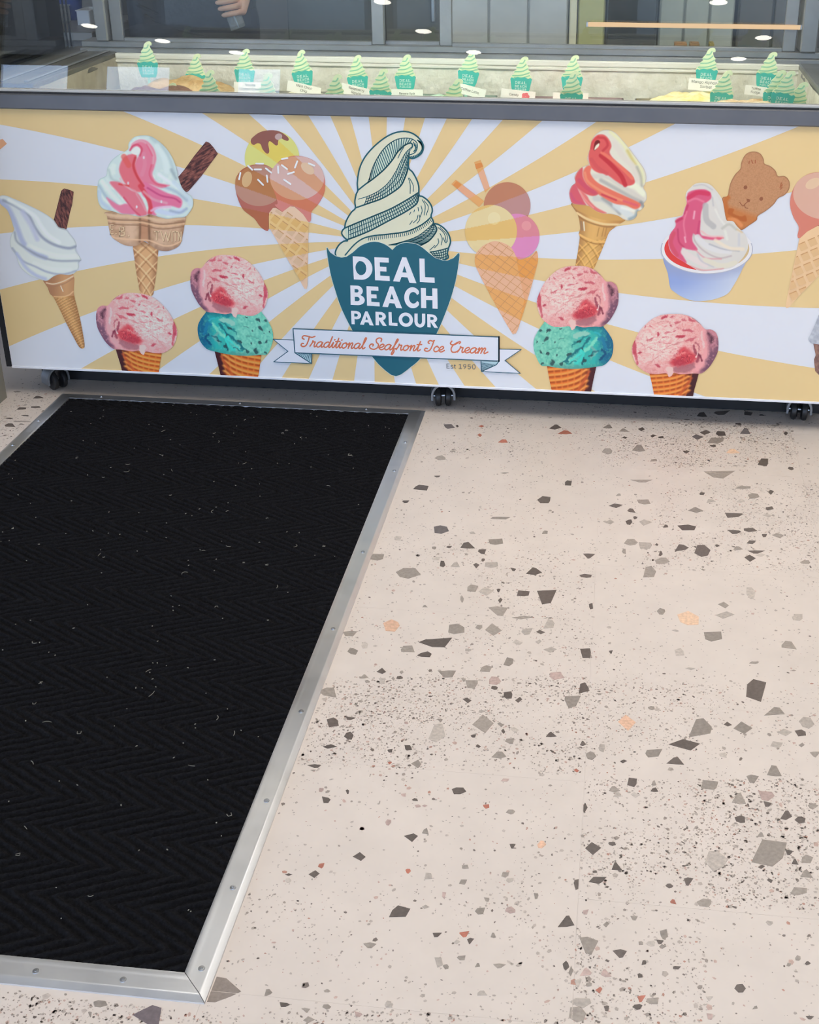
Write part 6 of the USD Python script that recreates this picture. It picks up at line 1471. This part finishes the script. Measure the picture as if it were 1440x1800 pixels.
for k, (a_, b_, h_) in enumerate(((62, 102, 0.052), (-14, 27, 0.058), (139, 158, 0.045))):
    x0, x1 = at_px(a_, 1.12), at_px(b_, 1.12)
    t = thing('plastic_tray', ('pale plastic tray left of the blue bucket', 'pale clear tray at the very left of the side counter', 'small pale tray right of the blue bucket')[k], 'tray', ((x0 + x1) / 2, 1.16, zs))
    w = (x1 - x0) / 2
    o_, i_ = sbox(-w, -0.05, w, 0.05).buffer(0.004), sbox(-w, -0.05, w, 0.05).buffer(0.001)
    obj('tray_wall', trimesh.creation.extrude_polygon(o_.difference(i_), h_, engine='earcut'), clear_p, t)
    obj('tray_floor', box(-w, w, -0.05, 0.05, 0.0, 0.004), clear_p, t)
    obj('tray_lip', trimesh.creation.extrude_polygon(o_.buffer(0.004).difference(i_), 0.003, engine='earcut').apply_translation([0, 0, h_]), clear_p, t)
x0, x1 = at_px(28, 1.22), at_px(62, 1.22)
t = thing('storage_box', 'dark teal storage box between two pale trays', 'box', ((x0 + x1) / 2, 1.26, zs))
w = (x1 - x0) / 2
obj('box_body', box(-w, w, -0.05, 0.05, 0, 0.075, 0.004), pb('dark_teal', (0.008, 0.05, 0.06), 0.35), t)
obj('box_lid', box(-w - 0.003, w + 0.003, -0.053, 0.053, 0.075, 0.087, 0.003), pb('lid_teal', (0.01, 0.10, 0.12), 0.35), t)

# ---------------------------------------------------------------- the server: dark clothes, a glass in one hand
M3 = manifold3d.Manifold
def bone(a_, ra, b_, rb):
    s0 = M3.sphere(ra, 20).translate(tuple(map(float, a_))); s1 = M3.sphere(rb, 20).translate(tuple(map(float, b_)))
    return M3.batch_hull([s0, s1])
def body_mesh(bones, edge=0.012, it=10):
    r = M3.batch_boolean([bone(*b) for b in bones], manifold3d.OpType.Add).refine_to_length(edge)
    m_ = r.to_mesh(); tm = trimesh.Trimesh(np.array(m_.vert_properties[:, :3]), np.array(m_.tri_verts), process=True)
    trimesh.smoothing.filter_taubin(tm, 0.5, -0.52, iterations=it)
    return tm
YP = 1.16
hand_p = on_plane(404, 14, YP - 0.10)
cxp = float(on_plane(345, 40, YP)[0])
A = lambda x, y, z: np.array([cxp + x, YP + y, z])
wrist = hand_p + np.array([0.052, 0.03, 0.062])
elbow = A(0.285, 0.05, 1.16); shl = A(0.185, 0.02, 1.42)
skin = pb('skin', (0.78, 0.46, 0.33), 0.5, subsurface_weight=0.1)
person = thing('person', 'person in dark navy clothes standing behind the freezer holding a clear glass', 'person')
sk = [(A(0, 0, 1.46), .058, A(0, -.01, 1.56), .055), (A(0, -.012, 1.66), .092, A(0, -.02, 1.60), .070), (A(0, .01, 1.66), .095, A(0, -.012, 1.66), .092), (A(0, 0, 1.42), .11, A(0, 0, 1.10), .12),
      (shl, .052, elbow, .042), (elbow, .040, wrist, .027), (A(-.185, .02, 1.42), .052, A(-.27, .06, 1.16), .042), (A(-.27, .06, 1.16), .040, A(-.16, .20, .99), .027),
      (A(-.16, .20, .99), .028, A(-.08, .22, .98), .036)]
def nose_face():
    return [(A(0, -.105, 1.645), .016, A(0, -.118, 1.625), .013), (A(0, -.085, 1.58), .03, A(0, -.06, 1.575), .045)]
# the hand: a palm behind the glass, four fingers closing round its front, the thumb on the other side
def hand_bones():
    g0 = hand_p
    ax = np.array([-0.34, 0.0, 0.94]); ax /= np.linalg.norm(ax)      # the glass's own axis, mouth up-left
    out = []
    palm_c = wrist * 0.45 + (g0 + np.array([0.038, 0.020, 0.022])) * 0.55
    knuck = [g0 + np.array([0.040, 0.012, -0.012]) + ax * (0.021 * k) for k in range(4)]
    for k in range(4):
        out.append((wrist, .024, knuck[k], .0135))
    for k in range(4):
        kn = knuck[k]; c_ = g0 + ax * (0.021 * k - 0.012)
        ln = (0.92, 1.0, 1.0, 0.84)[3 - k] if k else 0.80
        p1 = c_ + np.array([0.030, -0.034, 0.000]); p2 = c_ + np.array([0.004, -0.046 , -0.004]); p3 = c_ + np.array([-0.020 * ln, -0.040, -0.008])
        out += [(kn, .0105, p1, .0095), (p1, .0095, p2, .0088), (p2, .0088, p3, .0076)]
    th0 = g0 + np.array([0.020, 0.035, 0.030])
    out += [(wrist, .018, th0, .013), (th0, .012, g0 + np.array([-0.012, 0.036, 0.026]), .0105), (g0 + np.array([-0.012, 0.036, 0.026]), .0105, g0 + np.array([-0.034, 0.024, 0.018]), .0088)]
    return out
r1 = M3.batch_boolean([bone(*b) for b in sk + nose_face()], manifold3d.OpType.Add).refine_to_length(0.012)
r2 = M3.batch_boolean([bone(*b) for b in hand_bones()], manifold3d.OpType.Add).refine_to_length(0.004)
rr_ = (r1 + r2).to_mesh()
tm = trimesh.Trimesh(np.array(rr_.vert_properties[:, :3]), np.array(rr_.tri_verts), process=True)
trimesh.smoothing.filter_taubin(tm, 0.5, -0.52, iterations=6)
obj('body', tm, skin, person, smooth=True)
navy = noisy('navy_cloth', (0.012, 0.016, 0.026), (0.024, 0.030, 0.044), 18, 0.8, 0, 0.002, 40)
coal = noisy('charcoal_cloth', (0.022, 0.025, 0.028), (0.040, 0.044, 0.048), 16, 0.8, 0, 0.002, 40)
shirt = body_mesh([(A(-.12, 0, 1.38), .125, A(.12, 0, 1.38), .125), (A(-.10, 0, 1.38), .125, A(-.09, 0, 1.08), .125), (A(.10, 0, 1.38), .125, A(.09, 0, 1.08), .125), (A(-.09, 0, 1.08), .125, A(.09, 0, 1.08), .125), (A(-.08, 0, 1.08), .13, A(-.08, 0, .97), .135), (A(.08, 0, 1.08), .13, A(.08, 0, .97), .135), (A(-.08, 0, .97), .135, A(.08, 0, .97), .135),
                   (shl, .066, A(.24, .035, 1.28), .060), (A(-.185, .02, 1.42), .066, A(-.235, .04, 1.28), .060)], 0.016, 8)
obj('shirt', shirt, coal, person, smooth=True, label='charcoal top')
trou = body_mesh([(A(-.085, 0, .93), .138, A(.085, 0, .93), .138), (A(-.09, 0, .90), .132, A(-.12, -.01, .50), .080), (A(.09, 0, .90), .132, A(.12, -.02, .50), .080), (A(-.12, -.01, .50), .078, A(-.13, .02, .09), .062), (A(.12, -.02, .50), .078, A(.13, .02, .09), .062)], 0.016, 8)
obj('trousers', trou, navy, person, smooth=True, label='dark navy trousers')
fold = [tube(smooth_pts([A(-.13, -.135, .955), A(-.04, -.150, .925), A(.06, -.148, .90), A(.15, -.120, .885)], k=5), 0.007, 8), tube(smooth_pts([A(-.16, -.12, .99), A(-.10, -.142, .97), A(-.03, -.150, .955)], k=5), 0.006, 8)]
obj('trouser_folds', fold, navy, person, smooth=True)
ap = []
u_, v_ = np.meshgrid(np.linspace(-1, 1, 26), np.linspace(0, 1, 20))
th_ = u_ * 1.15
axx, ayy = cxp + 0.235 * np.sin(th_), YP - 0.152 * np.cos(th_) - 0.006 + 0.012 * np.sin(u_ * 9 + 1) * v_
P3 = np.column_stack([axx.ravel(), ayy.ravel(), (1.02 - 0.52 * v_).ravel()])
idx = np.arange(P3.shape[0]).reshape(u_.shape)
F = np.vstack([np.column_stack([idx[:-1, :-1].ravel(), idx[1:, 1:].ravel(), idx[:-1, 1:].ravel()]), np.column_stack([idx[:-1, :-1].ravel(), idx[1:, :-1].ravel(), idx[1:, 1:].ravel()])])
back_ = P3 + [0, 0.004, 0]
obj('apron', trimesh.Trimesh(np.vstack([P3, back_]), np.vstack([F, F[:, ::-1] + len(P3)]), process=False), navy, person, smooth=True, label='dark navy apron')
for s in (-1, 1):
    obj('shoe', body_mesh([(A(s * .13, .03, .045), .045, A(s * .14, -.13, .035), .036), (A(s * .13, .03, .05), .046, A(s * .13, .02, .10), .05)], 0.012, 5), black_rubber, person, smooth=True)
    obj('ear', body_mesh([(A(s * .094, .0, 1.655), .014, A(s * .097, .005, 1.63), .010)], 0.006, 3), skin, person, smooth=True)
    e_ = trimesh.creation.icosphere(2, 0.012); e_.apply_translation(A(s * .034, -.094, 1.66)); obj('eye', e_, pb('eye', (0.7, 0.7, 0.7), 0.2), person, smooth=True)
    i_ = trimesh.creation.icosphere(2, 0.006); i_.apply_translation(A(s * .034, -.1025, 1.66)); obj('iris', i_, pb('iris', (0.04, 0.03, 0.02), 0.2), person, smooth=True)
obj('mouth', tube([A(-.024, -.106, 1.592), A(0, -.113, 1.590), A(.024, -.106, 1.592)], [.003, .005, .003], 8), pb('lip', (0.42, 0.16, 0.14), 0.5), person, smooth=True)
hair = body_mesh([(A(0, .03, 1.70), .098, A(0, .01, 1.715), .090), (A(-.05, .035, 1.67), .066, A(.05, .035, 1.67), .066), (A(0, .06, 1.62), .07, A(0, .04, 1.70), .085)], 0.012, 6)
obj('hair', hair, noisy('hair', (0.03, 0.02, 0.012), (0.06, 0.04, 0.025), 60, 0.6), person, smooth=True)
# the glass in the hand
gax = np.array([-0.34, 0.0, 0.94]); gax /= np.linalg.norm(gax)
gl_m = lathe([(0, 0), (0.026, 0), (0.027, 0.004), (0.0335, 0.125), (0.0320, 0.125), (0.0252, 0.012), (0, 0.010)], 40)
T = np.eye(4)
T[:3, 2] = gax; T[:3, 1] = [0, 1, 0]; T[:3, 0] = np.cross([0, 1, 0], gax)
T[:3, 3] = hand_p - gax * 0.070
gl_m.apply_transform(T)
gt = thing('drinking_glass', 'clear drinking glass held tilted in the server\'s hand', 'glass')
gmat = pb('drinking_glass', (0.98, 0.99, 0.99), 0.03, 0, transmission_weight=0.78, ior=1.5)
obj('glass_body', gl_m, gmat, gt, smooth=30)
bs = lathe([(0, 0.010), (0.024, 0.0115), (0.025, 0.020), (0, 0.019)], 32); bs.apply_transform(T)
obj('glass_foot', bs, gmat, gt, smooth=30)
